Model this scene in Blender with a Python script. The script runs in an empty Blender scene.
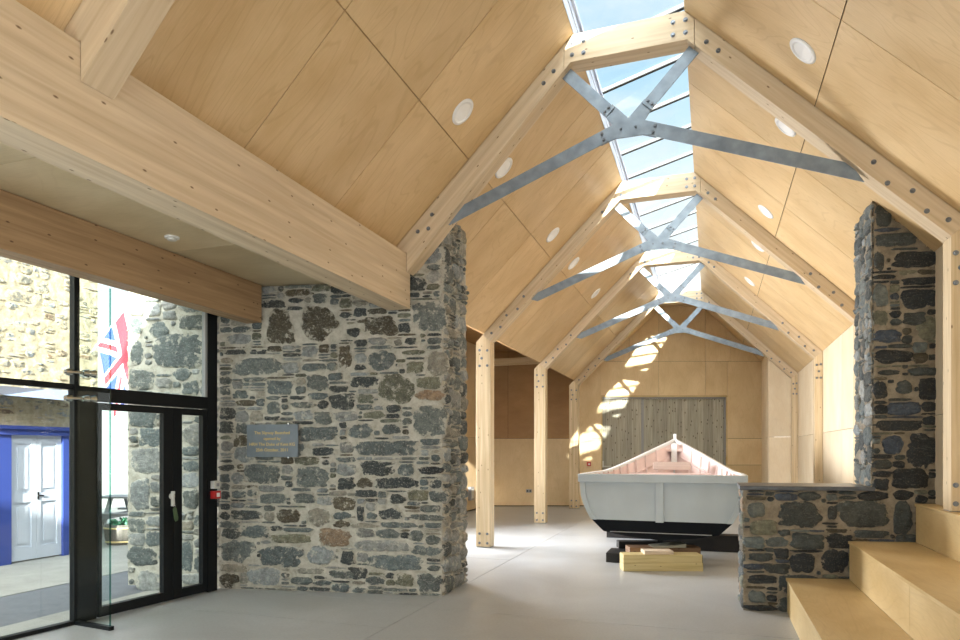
import bpy, bmesh, math, random
from mathutils import Vector, Matrix, noise
C=bpy.context.scene
COL=C.collection
PI=math.pi
random.seed(7)
# ------------------------------------------------------------------ materials
def newmat(name):
    m=bpy.data.materials.new(name); m.use_nodes=True
    nt=m.node_tree; b=nt.nodes['Principled BSDF']
    return m,nt,b
def N(nt,t,**k):
    n=nt.nodes.new(t)
    for a,v in k.items():
        if a.startswith('_'): n.inputs[a[1:].replace('_',' ')].default_value=v
        else: setattr(n,a,v)
    return n
def L(nt,a,ao,b,bi): nt.links.new(a.outputs[ao],b.inputs[bi])
def ramp(nt,stops,interp='LINEAR'):
    r=nt.nodes.new('ShaderNodeValToRGB'); r.color_ramp.interpolation=interp
    e=r.color_ramp.elements
    while len(e)<len(stops): e.new(.5)
    for i,(p,c) in enumerate(stops):
        e[i].position=p; e[i].color=(*c,1) if len(c)==3 else c
    return r
def plain(name,col,rough=.5,metal=0,spec=.5,bump=0,bscale=40,var=0):
    m,nt,b=newmat(name)
    b.inputs['Base Color'].default_value=(*col,1); b.inputs['Roughness'].default_value=rough
    b.inputs['Metallic'].default_value=metal; b.inputs['Specular IOR Level'].default_value=spec
    tc=N(nt,'ShaderNodeTexCoord'); n=N(nt,'ShaderNodeTexNoise',_Scale=bscale,_Detail=4.0)
    L(nt,tc,'Object',n,'Vector')
    if var:
        a=tuple(max(0,c*(1-var)) for c in col); d=tuple(min(1,c*(1+var)) for c in col)
        r=ramp(nt,[(.3,a),(.7,d)]); L(nt,n,'Fac',r,'Fac'); L(nt,r,'Color',b,'Base Color')
    if bump:
        bp=N(nt,'ShaderNodeBump',_Strength=bump,_Distance=.01); L(nt,n,'Fac',bp,'Height'); L(nt,bp,'Normal',b,'Normal')
    return m
def uvoff(nt):
    uv=N(nt,'ShaderNodeUVMap'); oi=N(nt,'ShaderNodeObjectInfo')
    mu=N(nt,'ShaderNodeMath',operation='MULTIPLY'); mu.inputs[1].default_value=37.0; L(nt,oi,'Random',mu,0)
    cb=N(nt,'ShaderNodeCombineXYZ'); L(nt,mu,0,cb,'Z'); L(nt,mu,0,cb,'X')
    ad=N(nt,'ShaderNodeVectorMath',operation='ADD'); L(nt,uv,'UV',ad,0); L(nt,cb,0,ad,1)
    return ad
def mapv(nt,src,so,scale):
    mp=N(nt,'ShaderNodeMapping'); mp.inputs['Scale'].default_value=scale
    L(nt,src,so,mp,'Vector'); return mp
def mixc(nt,fac_node,fo,a,ao,col,blend='MIX'):
    mx=N(nt,'ShaderNodeMix',data_type='RGBA',blend_type=blend)
    L(nt,fac_node,fo,mx,0)
    if isinstance(a,tuple): mx.inputs[6].default_value=(*a,1)
    else: L(nt,a,ao,mx,6)
    if isinstance(col,tuple): mx.inputs[7].default_value=(*col,1)
    else: L(nt,col[0],col[1],mx,7)
    return mx
def timber(name,a,b_,rough=.55,knots=.065):
    """planed softwood: u runs along the grain"""
    m,nt,b=newmat(name); co=uvoff(nt)
    m1=mapv(nt,co,0,(1.2,26,26)); n1=N(nt,'ShaderNodeTexNoise',_Scale=1.0,_Detail=5.0,_Distortion=.6); L(nt,m1,0,n1,'Vector')
    r=ramp(nt,[(.32,a),(.68,b_)]); L(nt,n1,'Fac',r,'Fac')
    m2=mapv(nt,co,0,(.35,22,1)); # laminations
    n2=N(nt,'ShaderNodeTexNoise',_Scale=1.0,_Detail=0.0); L(nt,m2,0,n2,'Vector')
    r2=ramp(nt,[(.3,(.84,.82,.78)),(.7,(1.05,1.05,1.05))]); L(nt,n2,'Fac',r2,'Fac')
    mx=N(nt,'ShaderNodeMix',data_type='RGBA',blend_type='MULTIPLY'); mx.inputs[0].default_value=.55
    L(nt,r,'Color',mx,6); L(nt,r2,'Color',mx,7)
    mk=mapv(nt,co,0,(3.6,8.5,1)); v=N(nt,'ShaderNodeTexVoronoi',voronoi_dimensions='2D',_Scale=1.0,_Randomness=1.0); L(nt,mk,0,v,'Vector')
    rk=ramp(nt,[(.0,(1,1,1)),(knots*.55,(.8,.8,.8)),(knots,(0,0,0))]); L(nt,v,'Distance',rk,'Fac')
    gt=N(nt,'ShaderNodeMath',operation='GREATER_THAN'); gt.inputs[1].default_value=.52; L(nt,v,'Color',gt,0); km=N(nt,'ShaderNodeMath',operation='MULTIPLY'); L(nt,gt,0,km,0); L(nt,rk,'Color',km,1)
    mk2=mixc(nt,km,0,mx,2,(a[0]*.28,a[1]*.2,a[2]*.14))
    L(nt,mk2,2,b,'Base Color'); b.inputs['Roughness'].default_value=rough
    bp=N(nt,'ShaderNodeBump',_Strength=.12,_Distance=.004); L(nt,n1,'Fac',bp,'Height'); L(nt,bp,'Normal',b,'Normal')
    return m
def ply(name,a,b_,rough=.38,fig=.22):
    """rotary-cut birch plywood with wandering figure lines, tone varies panel to panel"""
    m,nt,b=newmat(name); co=uvoff(nt)
    at=N(nt,'ShaderNodeAttribute',attribute_name='tone')
    sh=N(nt,'ShaderNodeVectorMath',operation='SCALE'); sh.inputs['Scale'].default_value=9.0; L(nt,at,'Vector',sh,0)
    ad=N(nt,'ShaderNodeVectorMath',operation='ADD'); L(nt,co,0,ad,0); L(nt,sh,0,ad,1)
    m1=mapv(nt,ad,0,(.55,2.3,1)); n1=N(nt,'ShaderNodeTexNoise',_Scale=1.0,_Detail=2.0,_Distortion=.5); L(nt,m1,0,n1,'Vector')
    mu=N(nt,'ShaderNodeMath',operation='MULTIPLY'); mu.inputs[1].default_value=90.0; L(nt,n1,'Fac',mu,0)
    sn=N(nt,'ShaderNodeMath',operation='SINE'); L(nt,mu,0,sn,0)
    rl=ramp(nt,[(.0,(0,0,0)),(.75,(.0,.0,.0)),(1,(1,1,1))]); 
    L(nt,sn,0,rl,'Fac')
    m2=mapv(nt,ad,0,(1.0,1.6,1)); n2=N(nt,'ShaderNodeTexNoise',_Scale=1.6,_Detail=4.0); L(nt,m2,0,n2,'Vector')
    r=ramp(nt,[(.3,a),(.7,b_)]); L(nt,n2,'Fac',r,'Fac')
    fm=N(nt,'ShaderNodeMath',operation='MULTIPLY'); fm.inputs[1].default_value=fig; L(nt,rl,'Color',fm,0)
    mx=mixc(nt,fm,0,r,'Color',(a[0]*.72,a[1]*.64,a[2]*.54))
    m3=mapv(nt,ad,0,(9,260,1)); n3=N(nt,'ShaderNodeTexNoise',_Scale=1.0,_Detail=2.0); L(nt,m3,0,n3,'Vector')
    r3=ramp(nt,[(.3,(.93,.92,.9)),(.7,(1.04,1.04,1.04))]); L(nt,n3,'Fac',r3,'Fac')
    mm=N(nt,'ShaderNodeMix',data_type='RGBA',blend_type='MULTIPLY'); mm.inputs[0].default_value=1; L(nt,mx,2,mm,6); L(nt,r3,'Color',mm,7)
    sx=N(nt,'ShaderNodeSeparateXYZ'); L(nt,at,'Vector',sx,0)
    mr=N(nt,'ShaderNodeMapRange'); mr.inputs['To Min'].default_value=.9; mr.inputs['To Max'].default_value=1.06; L(nt,sx,0,mr,0)
    mt=N(nt,'ShaderNodeVectorMath',operation='SCALE'); L(nt,mm,2,mt,0); L(nt,mr,0,mt,'Scale')
    L(nt,mt,0,b,'Base Color'); b.inputs['Roughness'].default_value=rough
    return m
def stone_mat(name,smear,smearcol,vein=.4):
    m,nt,b=newmat(name)
    tc=N(nt,'ShaderNodeTexCoord'); at=N(nt,'ShaderNodeAttribute',attribute_name='tone')
    n=N(nt,'ShaderNodeTexNoise',_Scale=16.0,_Detail=8.0,_Roughness=.72); L(nt,tc,'Object',n,'Vector')
    r=ramp(nt,[(.28,(.42,.42,.42)),(.5,(1,1,1)),(.74,(1.75,1.72,1.66))]); L(nt,n,'Fac',r,'Fac')
    mm=N(nt,'ShaderNodeMix',data_type='RGBA',blend_type='MULTIPLY'); mm.inputs[0].default_value=1
    L(nt,at,'Color',mm,6); L(nt,r,'Color',mm,7)
    mp=mapv(nt,tc,'Object',(5,5,22)); n2=N(nt,'ShaderNodeTexNoise',_Scale=1.6,_Detail=6.0,_Distortion=1.2,_Roughness=.7); L(nt,mp,0,n2,'Vector')
    r2=ramp(nt,[(.56,(0,0,0)),(.7,(vein,vein,vein))]); L(nt,n2,'Fac',r2,'Fac')
    v=mixc(nt,r2,'Color',mm,2,(.42,.43,.40))
    n3=N(nt,'ShaderNodeTexNoise',_Scale=11.0,_Detail=9.0,_Roughness=.72); L(nt,tc,'Object',n3,'Vector')
    em=N(nt,'ShaderNodeMath',operation='MULTIPLY_ADD'); em.inputs[1].default_value=.17; L(nt,at,'Alpha',em,0); L(nt,n3,'Fac',em,2)
    r3=ramp(nt,[(.60-smear,(0,0,0)),(.67-smear,(.92,.92,.92))]); L(nt,em,0,r3,'Fac')
    s=mixc(nt,r3,'Color',v,2,smearcol)
    n4=N(nt,'ShaderNodeTexNoise',_Scale=75.0,_Detail=3.0,_Roughness=.6); L(nt,tc,'Object',n4,'Vector')
    r4=ramp(nt,[(.56,(0,0,0)),(.68,(vein*1.25,)*3)]); L(nt,n4,'Fac',r4,'Fac')
    s=mixc(nt,r4,'Color',s,2,(smearcol[0]*1.05,smearcol[1]*1.07,smearcol[2]*1.12))
    L(nt,s,2,b,'Base Color'); b.inputs['Roughness'].default_value=.72
    bp=N(nt,'ShaderNodeBump',_Strength=.9,_Distance=.02)
    ad=N(nt,'ShaderNodeMath',operation='ADD'); L(nt,n,'Fac',ad,0); L(nt,n2,'Fac',ad,1)
    L(nt,ad,0,bp,'Height'); L(nt,bp,'Normal',b,'Normal')
    return m
def mortar_mat(name,a,b_):
    m,nt,b=newmat(name); tc=N(nt,'ShaderNodeTexCoord')
    n=N(nt,'ShaderNodeTexNoise',_Scale=9.0,_Detail=9.0,_Roughness=.75); L(nt,tc,'Object',n,'Vector')
    r=ramp(nt,[(.3,tuple(x*.62 for x in a)),(.46,a),(.7,b_)]); L(nt,n,'Fac',r,'Fac'); L(nt,r,'Color',b,'Base Color')
    b.inputs['Roughness'].default_value=.9
    bp=N(nt,'ShaderNodeBump',_Strength=.8,_Distance=.02); L(nt,n,'Fac',bp,'Height'); L(nt,bp,'Normal',b,'Normal')
    return m
def glass(name,tint=(.93,.97,.96),refl=1.0,rough=0.0):
    m=bpy.data.materials.new(name); m.use_nodes=True; nt=m.node_tree; nt.nodes.clear()
    o=N(nt,'ShaderNodeOutputMaterial'); t=N(nt,'ShaderNodeBsdfTransparent'); t.inputs[0].default_value=(*tint,1)
    g=N(nt,'ShaderNodeBsdfGlossy'); g.inputs['Roughness'].default_value=rough
    f=N(nt,'ShaderNodeFresnel',_IOR=1.5); mu=N(nt,'ShaderNodeMath',operation='MULTIPLY'); mu.inputs[1].default_value=refl; L(nt,f,0,mu,0)
    ge=N(nt,'ShaderNodeNewGeometry'); iv=N(nt,'ShaderNodeMath',operation='SUBTRACT'); iv.inputs[0].default_value=refl; L(nt,ge,'Backfacing',iv,1); cl=N(nt,'ShaderNodeMath',operation='MAXIMUM'); cl.inputs[1].default_value=0; L(nt,iv,0,cl,0); nt.links.new(cl.outputs[0],mu.inputs[1])
    x=N(nt,'ShaderNodeMixShader'); L(nt,mu,0,x,0); L(nt,t,0,x,1); L(nt,g,0,x,2); L(nt,x,0,o,0)
    return m
M={}
M['timber']=timber('glulam_timber',(.57,.44,.285),(.69,.565,.40))
M['timber_in']=timber('glulam_post_timber',(.58,.44,.26),(.74,.60,.40))
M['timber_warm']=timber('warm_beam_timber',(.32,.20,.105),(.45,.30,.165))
M['ply']=ply('ceiling_plywood',(.63,.435,.215),(.75,.555,.315))
M['ply_flat']=ply('flat_ceiling_plywood',(.56,.45,.27),(.68,.57,.38),fig=.1)
M['ply_wall']=ply('wall_plywood',(.72,.53,.29),(.82,.64,.39),rough=.5,fig=.12)
M['ply_right']=ply('pale_wall_plywood',(.78,.64,.45),(.86,.74,.56),rough=.5,fig=.1)
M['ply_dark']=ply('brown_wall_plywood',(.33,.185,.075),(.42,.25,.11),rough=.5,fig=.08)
M['ply_low']=ply('low_wall_plywood',(.62,.47,.27),(.72,.57,.36),rough=.5,fig=.12)
M['ply_step']=ply('step_plywood',(.58,.41,.18),(.72,.56,.31),rough=.42,fig=.14)
M['joint']=plain('joint_dark',(.03,.02,.012),.9)
M['slab']=plain('roof_build_up',(.03,.02,.012),.9)
M['steel']=plain('galvanised_steel',(.25,.305,.365),.5,.45,bscale=9,var=.2)
M['bolt']=plain('bolt_steel',(.20,.22,.25),.4,.7)
M['white']=plain('white_trim',(.82,.82,.82),.4)
M['diff']=plain('frosted_diffuser',(.9,.9,.9),.25)
M['alu']=plain('white_aluminium',(.50,.53,.62),.35)
M['bar']=plain('glazing_bar_grey',(.15,.165,.17),.7)
M['barseal']=plain('glazing_seal_black',(.015,.015,.015),.6)
M['black']=plain('black_aluminium',(.006,.008,.010),.45,spec=.25)
M['glass']=glass('clear_glass'); M['skyglass']=glass('skylight_glass',(.95,.98,.98),.6)
M['finglass']=glass('fin_glass',(.93,.97,.96),.45); M['glassedge']=glass('glass_edge_green',(.35,.6,.55),.8)
M['chrome']=plain('polished_steel',(.6,.6,.6),.15,1)
M['stoneL']=stone_mat('grey_rubble',.025,(.50,.48,.41))
M['mortarL']=mortar_mat('pale_lime_mortar',(.43,.41,.345),(.62,.60,.535))
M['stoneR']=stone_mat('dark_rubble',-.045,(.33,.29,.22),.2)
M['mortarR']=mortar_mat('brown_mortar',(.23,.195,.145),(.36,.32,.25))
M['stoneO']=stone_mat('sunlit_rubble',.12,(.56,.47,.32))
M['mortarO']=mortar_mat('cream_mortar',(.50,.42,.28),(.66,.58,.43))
M['slate']=plain('honed_slate',(.085,.10,.12),.32,bscale=14,var=.25)
M['plaque']=plain('blue_grey_plaque_slate',(.15,.18,.21),.3,bscale=14,var=.1)
M['gold']=plain('gilt_lettering',(.75,.55,.18),.4)
M['blue']=plain('blue_paint',(.045,.08,.34),.45)
M['doorwhite']=plain('white_door_paint',(.60,.64,.72),.85,spec=.2)
M['hull']=plain('grey_white_hull_paint',(.50,.56,.59),.45,bscale=3,var=.05)
M['hullblack']=plain('black_bottom_paint',(.004,.006,.009),.6,spec=.15)
M['gun']=plain('white_gunwale_paint',(.80,.80,.80),.35)
M['pink']=plain('pink_primer',(.80,.63,.60),.55,bscale=4,var=.06)
M['seat']=plain('pinkish_brown_thwart',(.50,.38,.32),.5,bscale=6,var=.08)
M['yellowwood']=timber('fresh_pine_block',(.52,.41,.18),(.70,.58,.30),knots=.05)
M['oldwood']=timber('worn_brown_block',(.16,.085,.045),(.25,.15,.08))
M['paleplank']=timber('pale_offcut',(.66,.52,.38),(.78,.66,.52))
M['greywood']=timber('weathered_offcut',(.22,.22,.17),(.36,.35,.28))
M['blackwood']=plain('tarred_timber',(.012,.010,.009),.6,bump=.3)
M['grey']=plain('grey_plastic',(.30,.31,.32),.4); M['lgrey']=plain('light_grey_plastic',(.62,.63,.60),.4)
M['red']=plain('red_plastic',(.55,.03,.03),.35)
M['green']=plain('dark_green_tag',(.07,.12,.06),.5); M['signgreen']=plain('sign_green',(.02,.35,.18),.4)
M['barrel']=timber('barrel_oak',(.10,.095,.085),(.17,.16,.14)); M['leaf']=plain('leaf_green',(.06,.26,.14),.6,bscale=20,var=.4)
M['tablewood']=timber('weathered_bench_timber',(.26,.27,.29),(.40,.41,.44))
M['yellow']=plain('yellow_paint',(.75,.62,.08),.5)
M['hood']=plain('pale_blue_hood',(.42,.52,.78),.5); M['lead']=plain('lead_grey',(.16,.17,.2),.5)
M['render']=plain('pale_render',(.8,.78,.72),.8,var=.05,bscale=2)
# vertical weathered boards of the far door
def boards():
    m,nt,b=newmat('weathered_larch_boards'); co=uvoff(nt)
    m1=mapv(nt,co,0,(1.5,30,1)); n1=N(nt,'ShaderNodeTexNoise',_Scale=1.0,_Detail=5.0,_Distortion=.4); L(nt,m1,0,n1,'Vector')
    r=ramp(nt,[(.3,(.32,.30,.235)),(.7,(.48,.46,.385))]); L(nt,n1,'Fac',r,'Fac')
    at=N(nt,'ShaderNodeAttribute',attribute_name='tone'); sx=N(nt,'ShaderNodeSeparateXYZ'); L(nt,at,'Vector',sx,0)
    mr=N(nt,'ShaderNodeMapRange'); mr.inputs['To Min'].default_value=.8; mr.inputs['To Max'].default_value=1.12; L(nt,sx,0,mr,0)
    mt=N(nt,'ShaderNodeVectorMath',operation='SCALE'); L(nt,r,'Color',mt,0); L(nt,mr,0,mt,'Scale')
    mk=mapv(nt,co,0,(3,7,1)); v=N(nt,'ShaderNodeTexVoronoi',voronoi_dimensions='2D',_Scale=1.0); L(nt,mk,0,v,'Vector')
    rk=ramp(nt,[(.05,(1,1,1)),(.1,(0,0,0))]); L(nt,v,'Distance',rk,'Fac')
    k=mixc(nt,rk,'Color',mt,0,(.09,.065,.04)); L(nt,k,2,b,'Base Color'); b.inputs['Roughness'].default_value=.75
    return m
M['boards']=boards()
def concrete(name,a,b_,rough,rvar=.1,sc=.9):
    m,nt,b=newmat(name); tc=N(nt,'ShaderNodeTexCoord')
    n=N(nt,'ShaderNodeTexNoise',_Scale=sc,_Detail=8.0,_Roughness=.6,_Distortion=.7); L(nt,tc,'Object',n,'Vector')
    r=ramp(nt,[(.3,a),(.7,b_)]); L(nt,n,'Fac',r,'Fac')
    n2=N(nt,'ShaderNodeTexNoise',_Scale=45.0,_Detail=4.0); L(nt,tc,'Object',n2,'Vector')
    r2=ramp(nt,[(.3,(.93,.93,.93)),(.7,(1.05,1.05,1.05))]); L(nt,n2,'Fac',r2,'Fac')
    mm=N(nt,'ShaderNodeMix',data_type='RGBA',blend_type='MULTIPLY'); mm.inputs[0].default_value=1; L(nt,r,'Color',mm,6); L(nt,r2,'Color',mm,7)
    L(nt,mm,2,b,'Base Color')
    mr=N(nt,'ShaderNodeMapRange'); mr.inputs['To Min'].default_value=rough-rvar; mr.inputs['To Max'].default_value=rough+rvar; L(nt,n,'Fac',mr,0); L(nt,mr,0,b,'Roughness')
    return m
M['floor']=concrete('polished_concrete',(.365,.375,.38),(.48,.495,.505),.38)
M['yard']=concrete('yard_concrete',(.30,.295,.27),(.40,.39,.36),.85,.05,2)
M['asphalt']=concrete('asphalt',(.13,.14,.16),(.18,.19,.21),.8,.05,6)
# union flag, laid out in the cloth's own UV (0..2 , 0..1)
def flagmat():
    m,nt,b=newmat('union_flag_cloth'); uv=N(nt,'ShaderNodeUVMap'); sp=N(nt,'ShaderNodeSeparateXYZ'); L(nt,uv,'UV',sp,0)
    def mth(op,a,b2=None,c=None):
        n=N(nt,'ShaderNodeMath',operation=op)
        for i,q in enumerate((a,b2,c)):
            if q is None: continue
            if isinstance(q,(int,float)): n.inputs[i].default_value=q
            else: nt.links.new(q,n.inputs[i])
        return n.outputs[0]
    x=mth('SUBTRACT',sp.outputs[0],1.0); y=mth('SUBTRACT',sp.outputs[1],.5)
    ax=mth('ABSOLUTE',x); ay=mth('ABSOLUTE',y)
    dg=mth('ABSOLUTE',mth('SUBTRACT',mth('MULTIPLY',ax,.4472),mth('MULTIPLY',ay,.8944)))
    wdiag=mth('LESS_THAN',dg,.1); rdiag=mth('LESS_THAN',dg,.036)
    wc=mth('MAXIMUM',mth('LESS_THAN',ax,.167),mth('LESS_THAN',ay,.167))
    rc=mth('MAXIMUM',mth('LESS_THAN',ax,.1),mth('LESS_THAN',ay,.1))
    def mix(f,a,c):
        n=N(nt,'ShaderNodeMix',data_type='RGBA'); nt.links.new(f,n.inputs[0])
        if isinstance(a,tuple): n.inputs[6].default_value=(*a,1)
        else: nt.links.new(a,n.inputs[6])
        n.inputs[7].default_value=(*c,1); return n.outputs[2]
    W=(.8,.8,.85);R=(.62,.03,.05)
    c=mix(wdiag,(.03,.07,.30),W); c=mix(rdiag,c,R); c=mix(wc,c,W); c=mix(rc,c,R)
    nt.links.new(c,b.inputs['Base Color']); b.inputs['Roughness'].default_value=.8
    return m
M['flag']=flagmat()
# ------------------------------------------------------------------ mesh helpers
class MB:
    def __init__(s): s.va={};s.v=[];s.f=[];s.mi=[];s.tone=[];s.sm=[]
    def add(s,vs,fs,mi=0,tone=None,sm=False,va=None):
        o=len(s.v)
        if va: s.va.update({o+i:a for i,a in enumerate(va)})
        s.v+= [tuple(p) for p in vs]
        if tone is None: t=random.random(); tone=(t,random.random(),random.random())
        for f in fs: s.f.append(tuple(i+o for i in f)); s.mi.append(mi); s.tone.append(tone); s.sm.append(sm)
    def box(s,x0,x1,y0,y1,z0,z1,mi=0,tone=None):
        vs=[(x,y,z) for x in (x0,x1) for y in (y0,y1) for z in (z0,z1)]
        s.add(vs,[(0,1,3,2),(4,6,7,5),(0,4,5,1),(2,3,7,6),(0,2,6,4),(1,5,7,3)],mi,tone)
    def obox(s,o,a,b,c,mi=0,tone=None):
        o,a,b,c=map(Vector,(o,a,b,c))
        vs=[o+a*i+b*j+c*k for i in (0,1) for j in (0,1) for k in (0,1)]
        fs=[(0,1,3,2),(4,6,7,5),(0,4,5,1),(2,3,7,6),(0,2,6,4),(1,5,7,3)]
        s.add(vs,fs,mi,tone)
    def prism(s,poly,ext,mi=0,tone=None):
        """poly: list of 3-D points, ext: vector"""
        n=len(poly); e=Vector(ext); P=[Vector(p) for p in poly]
        vs=P+[p+e for p in P]
        fs=[tuple(range(n))[::-1],tuple(range(n,2*n))]+[(i,(i+1)%n,(i+1)%n+n,i+n) for i in range(n)]
        s.add(vs,fs,mi,tone)
    def cyl(s,p0,p1,r0,r1=None,n=16,mi=0,tone=None,sm=True):
        r1=r0 if r1 is None else r1; p0=Vector(p0);p1=Vector(p1); d=(p1-p0).normalized()
        a=d.orthogonal().normalized(); b=d.cross(a)
        vs=[p0+(a*math.cos(2*PI*i/n)+b*math.sin(2*PI*i/n))*r0 for i in range(n)]+[p1+(a*math.cos(2*PI*i/n)+b*math.sin(2*PI*i/n))*r1 for i in range(n)]
        if tone is None: tone=(random.random(),)*3
        s.add(vs,[(i,(i+1)%n,(i+1)%n+n,i+n) for i in range(n)],mi,tone,sm)
        s.add(vs[:n],[tuple(range(n))[::-1]],mi,tone); s.add(vs[n:],[tuple(range(n))],mi,tone)
    def ring(s,c,d,ri,ro,h,n=32,mi=0):
        """annulus with a rounded lip, axis d"""
        c=Vector(c);d=Vector(d).normalized();a=d.orthogonal().normalized();b=d.cross(a)
        prof=[(ri,0),(ri,h*.6),(ri+(ro-ri)*.4,h),(ro,h*.3),(ro,0)]
        vs=[];fs=[];k=len(prof)
        for i in range(n):
            e=a*math.cos(2*PI*i/n)+b*math.sin(2*PI*i/n)
            vs+=[c+e*r+d*z for r,z in prof]
        for i in range(n):
            j=(i+1)%n
            for q in range(k): fs.append((i*k+q,j*k+q,j*k+(q+1)%k,i*k+(q+1)%k))
        s.add(vs,fs,mi,None,True)
    def build(s,name,mats,parent=None,grain=(1,0,0),bevel=0,loc=None):
        me=bpy.data.meshes.new(name)
        if not isinstance(mats,(list,tuple)): mats=[mats]
        me.from_pydata(s.v,[],s.f); 
        for m in mats: me.materials.append(m)
        me.polygons.foreach_set('material_index',s.mi); me.polygons.foreach_set('use_smooth',s.sm)
        g=Vector(grain).normalized(); a=Vector((0,0,1)).cross(g)
        if a.length<.1: a=Vector((1,0,0))
        a.normalize(); b=g.cross(a)
        me.uv_layers.new(name='UVMap'); me.attributes.new('tone','FLOAT_COLOR','CORNER')
        U_=[0.0]*(2*len(me.loops)); T_=[0.0]*(4*len(me.loops))
        for p in me.polygons:
            t=s.tone[p.index]
            nn=p.normal
            wa,wb=(1,0) if abs(nn.dot(b))>abs(nn.dot(a)) else (0,1)
            for li in p.loop_indices:
                co=me.vertices[me.loops[li].vertex_index].co
                U_[2*li:2*li+2]=(co.dot(g),co.dot(a)*wa+co.dot(b)*wb+ (0 if wa else 3.3)); T_[4*li:4*li+4]=(t[0],t[1],t[2],s.va.get(me.loops[li].vertex_index,0.0))
        me.uv_layers['UVMap'].data.foreach_set('uv',U_); me.attributes['tone'].data.foreach_set('color',T_)
        me.update()
        bm=bmesh.new(); bm.from_mesh(me); bmesh.ops.recalc_face_normals(bm,faces=bm.faces); bm.to_mesh(me); bm.free()
        o=bpy.data.objects.new(name,me); COL.objects.link(o)
        if loc is not None: o.location=loc
        if parent: o.parent=parent
        if bevel:
            bv=o.modifiers.new('bevel','BEVEL'); bv.width=bevel; bv.segments=2; bv.limit_method='ANGLE'; bv.angle_limit=.6
        return o
def tag(o,label=None,cat=None,group=None,kind=None):
    if label: o['label']=label
    if cat: o['category']=cat
    if group: o['group']=group
    if kind: o['kind']=kind
    return o
def thing(name,label,cat,loc=(0,0,0),rz=0,group=None):
    o=bpy.data.objects.new(name,None); COL.objects.link(o); o.location=loc; o.rotation_euler=(0,0,rz); o.empty_display_size=.1
    return tag(o,label,cat,group)
def structure(o,label=None,cat=None): return tag(o,label,cat,None,'structure')
# ------------------------------------------------------------------ camera
A=math.radians(19.18); ca_,sa_=math.cos(A),math.sin(A); FPX=663.0; YH=450.4
cam=bpy.data.cameras.new('camera'); co=bpy.data.objects.new('camera',cam); COL.objects.link(co)
co.location=(0,0,1.55); co.rotation_euler=(PI/2,0,A); cam.sensor_width=36; cam.lens=FPX/960*36
cam.shift_y=(YH-320)/960; cam.clip_end=300; C.camera=co
# measuring aid: where the sight line through a photo pixel meets a real plane n.P=d
def hit(x,y,n,d):
    u=(x-480)/FPX; r=Vector((ca_*u-sa_,sa_*u+ca_,(YH-y)/FPX)); n=Vector(n); O=Vector((0,0,1.55))
    return O+r*((d-n.dot(O))/n.dot(r))
CX=-.736            # centre line of the nave
FY=[2.5,6.3,10.0,13.7,17.4]; TH=.2
def ceilz(ax): return 5.55-.984*(ax-.51)
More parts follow.
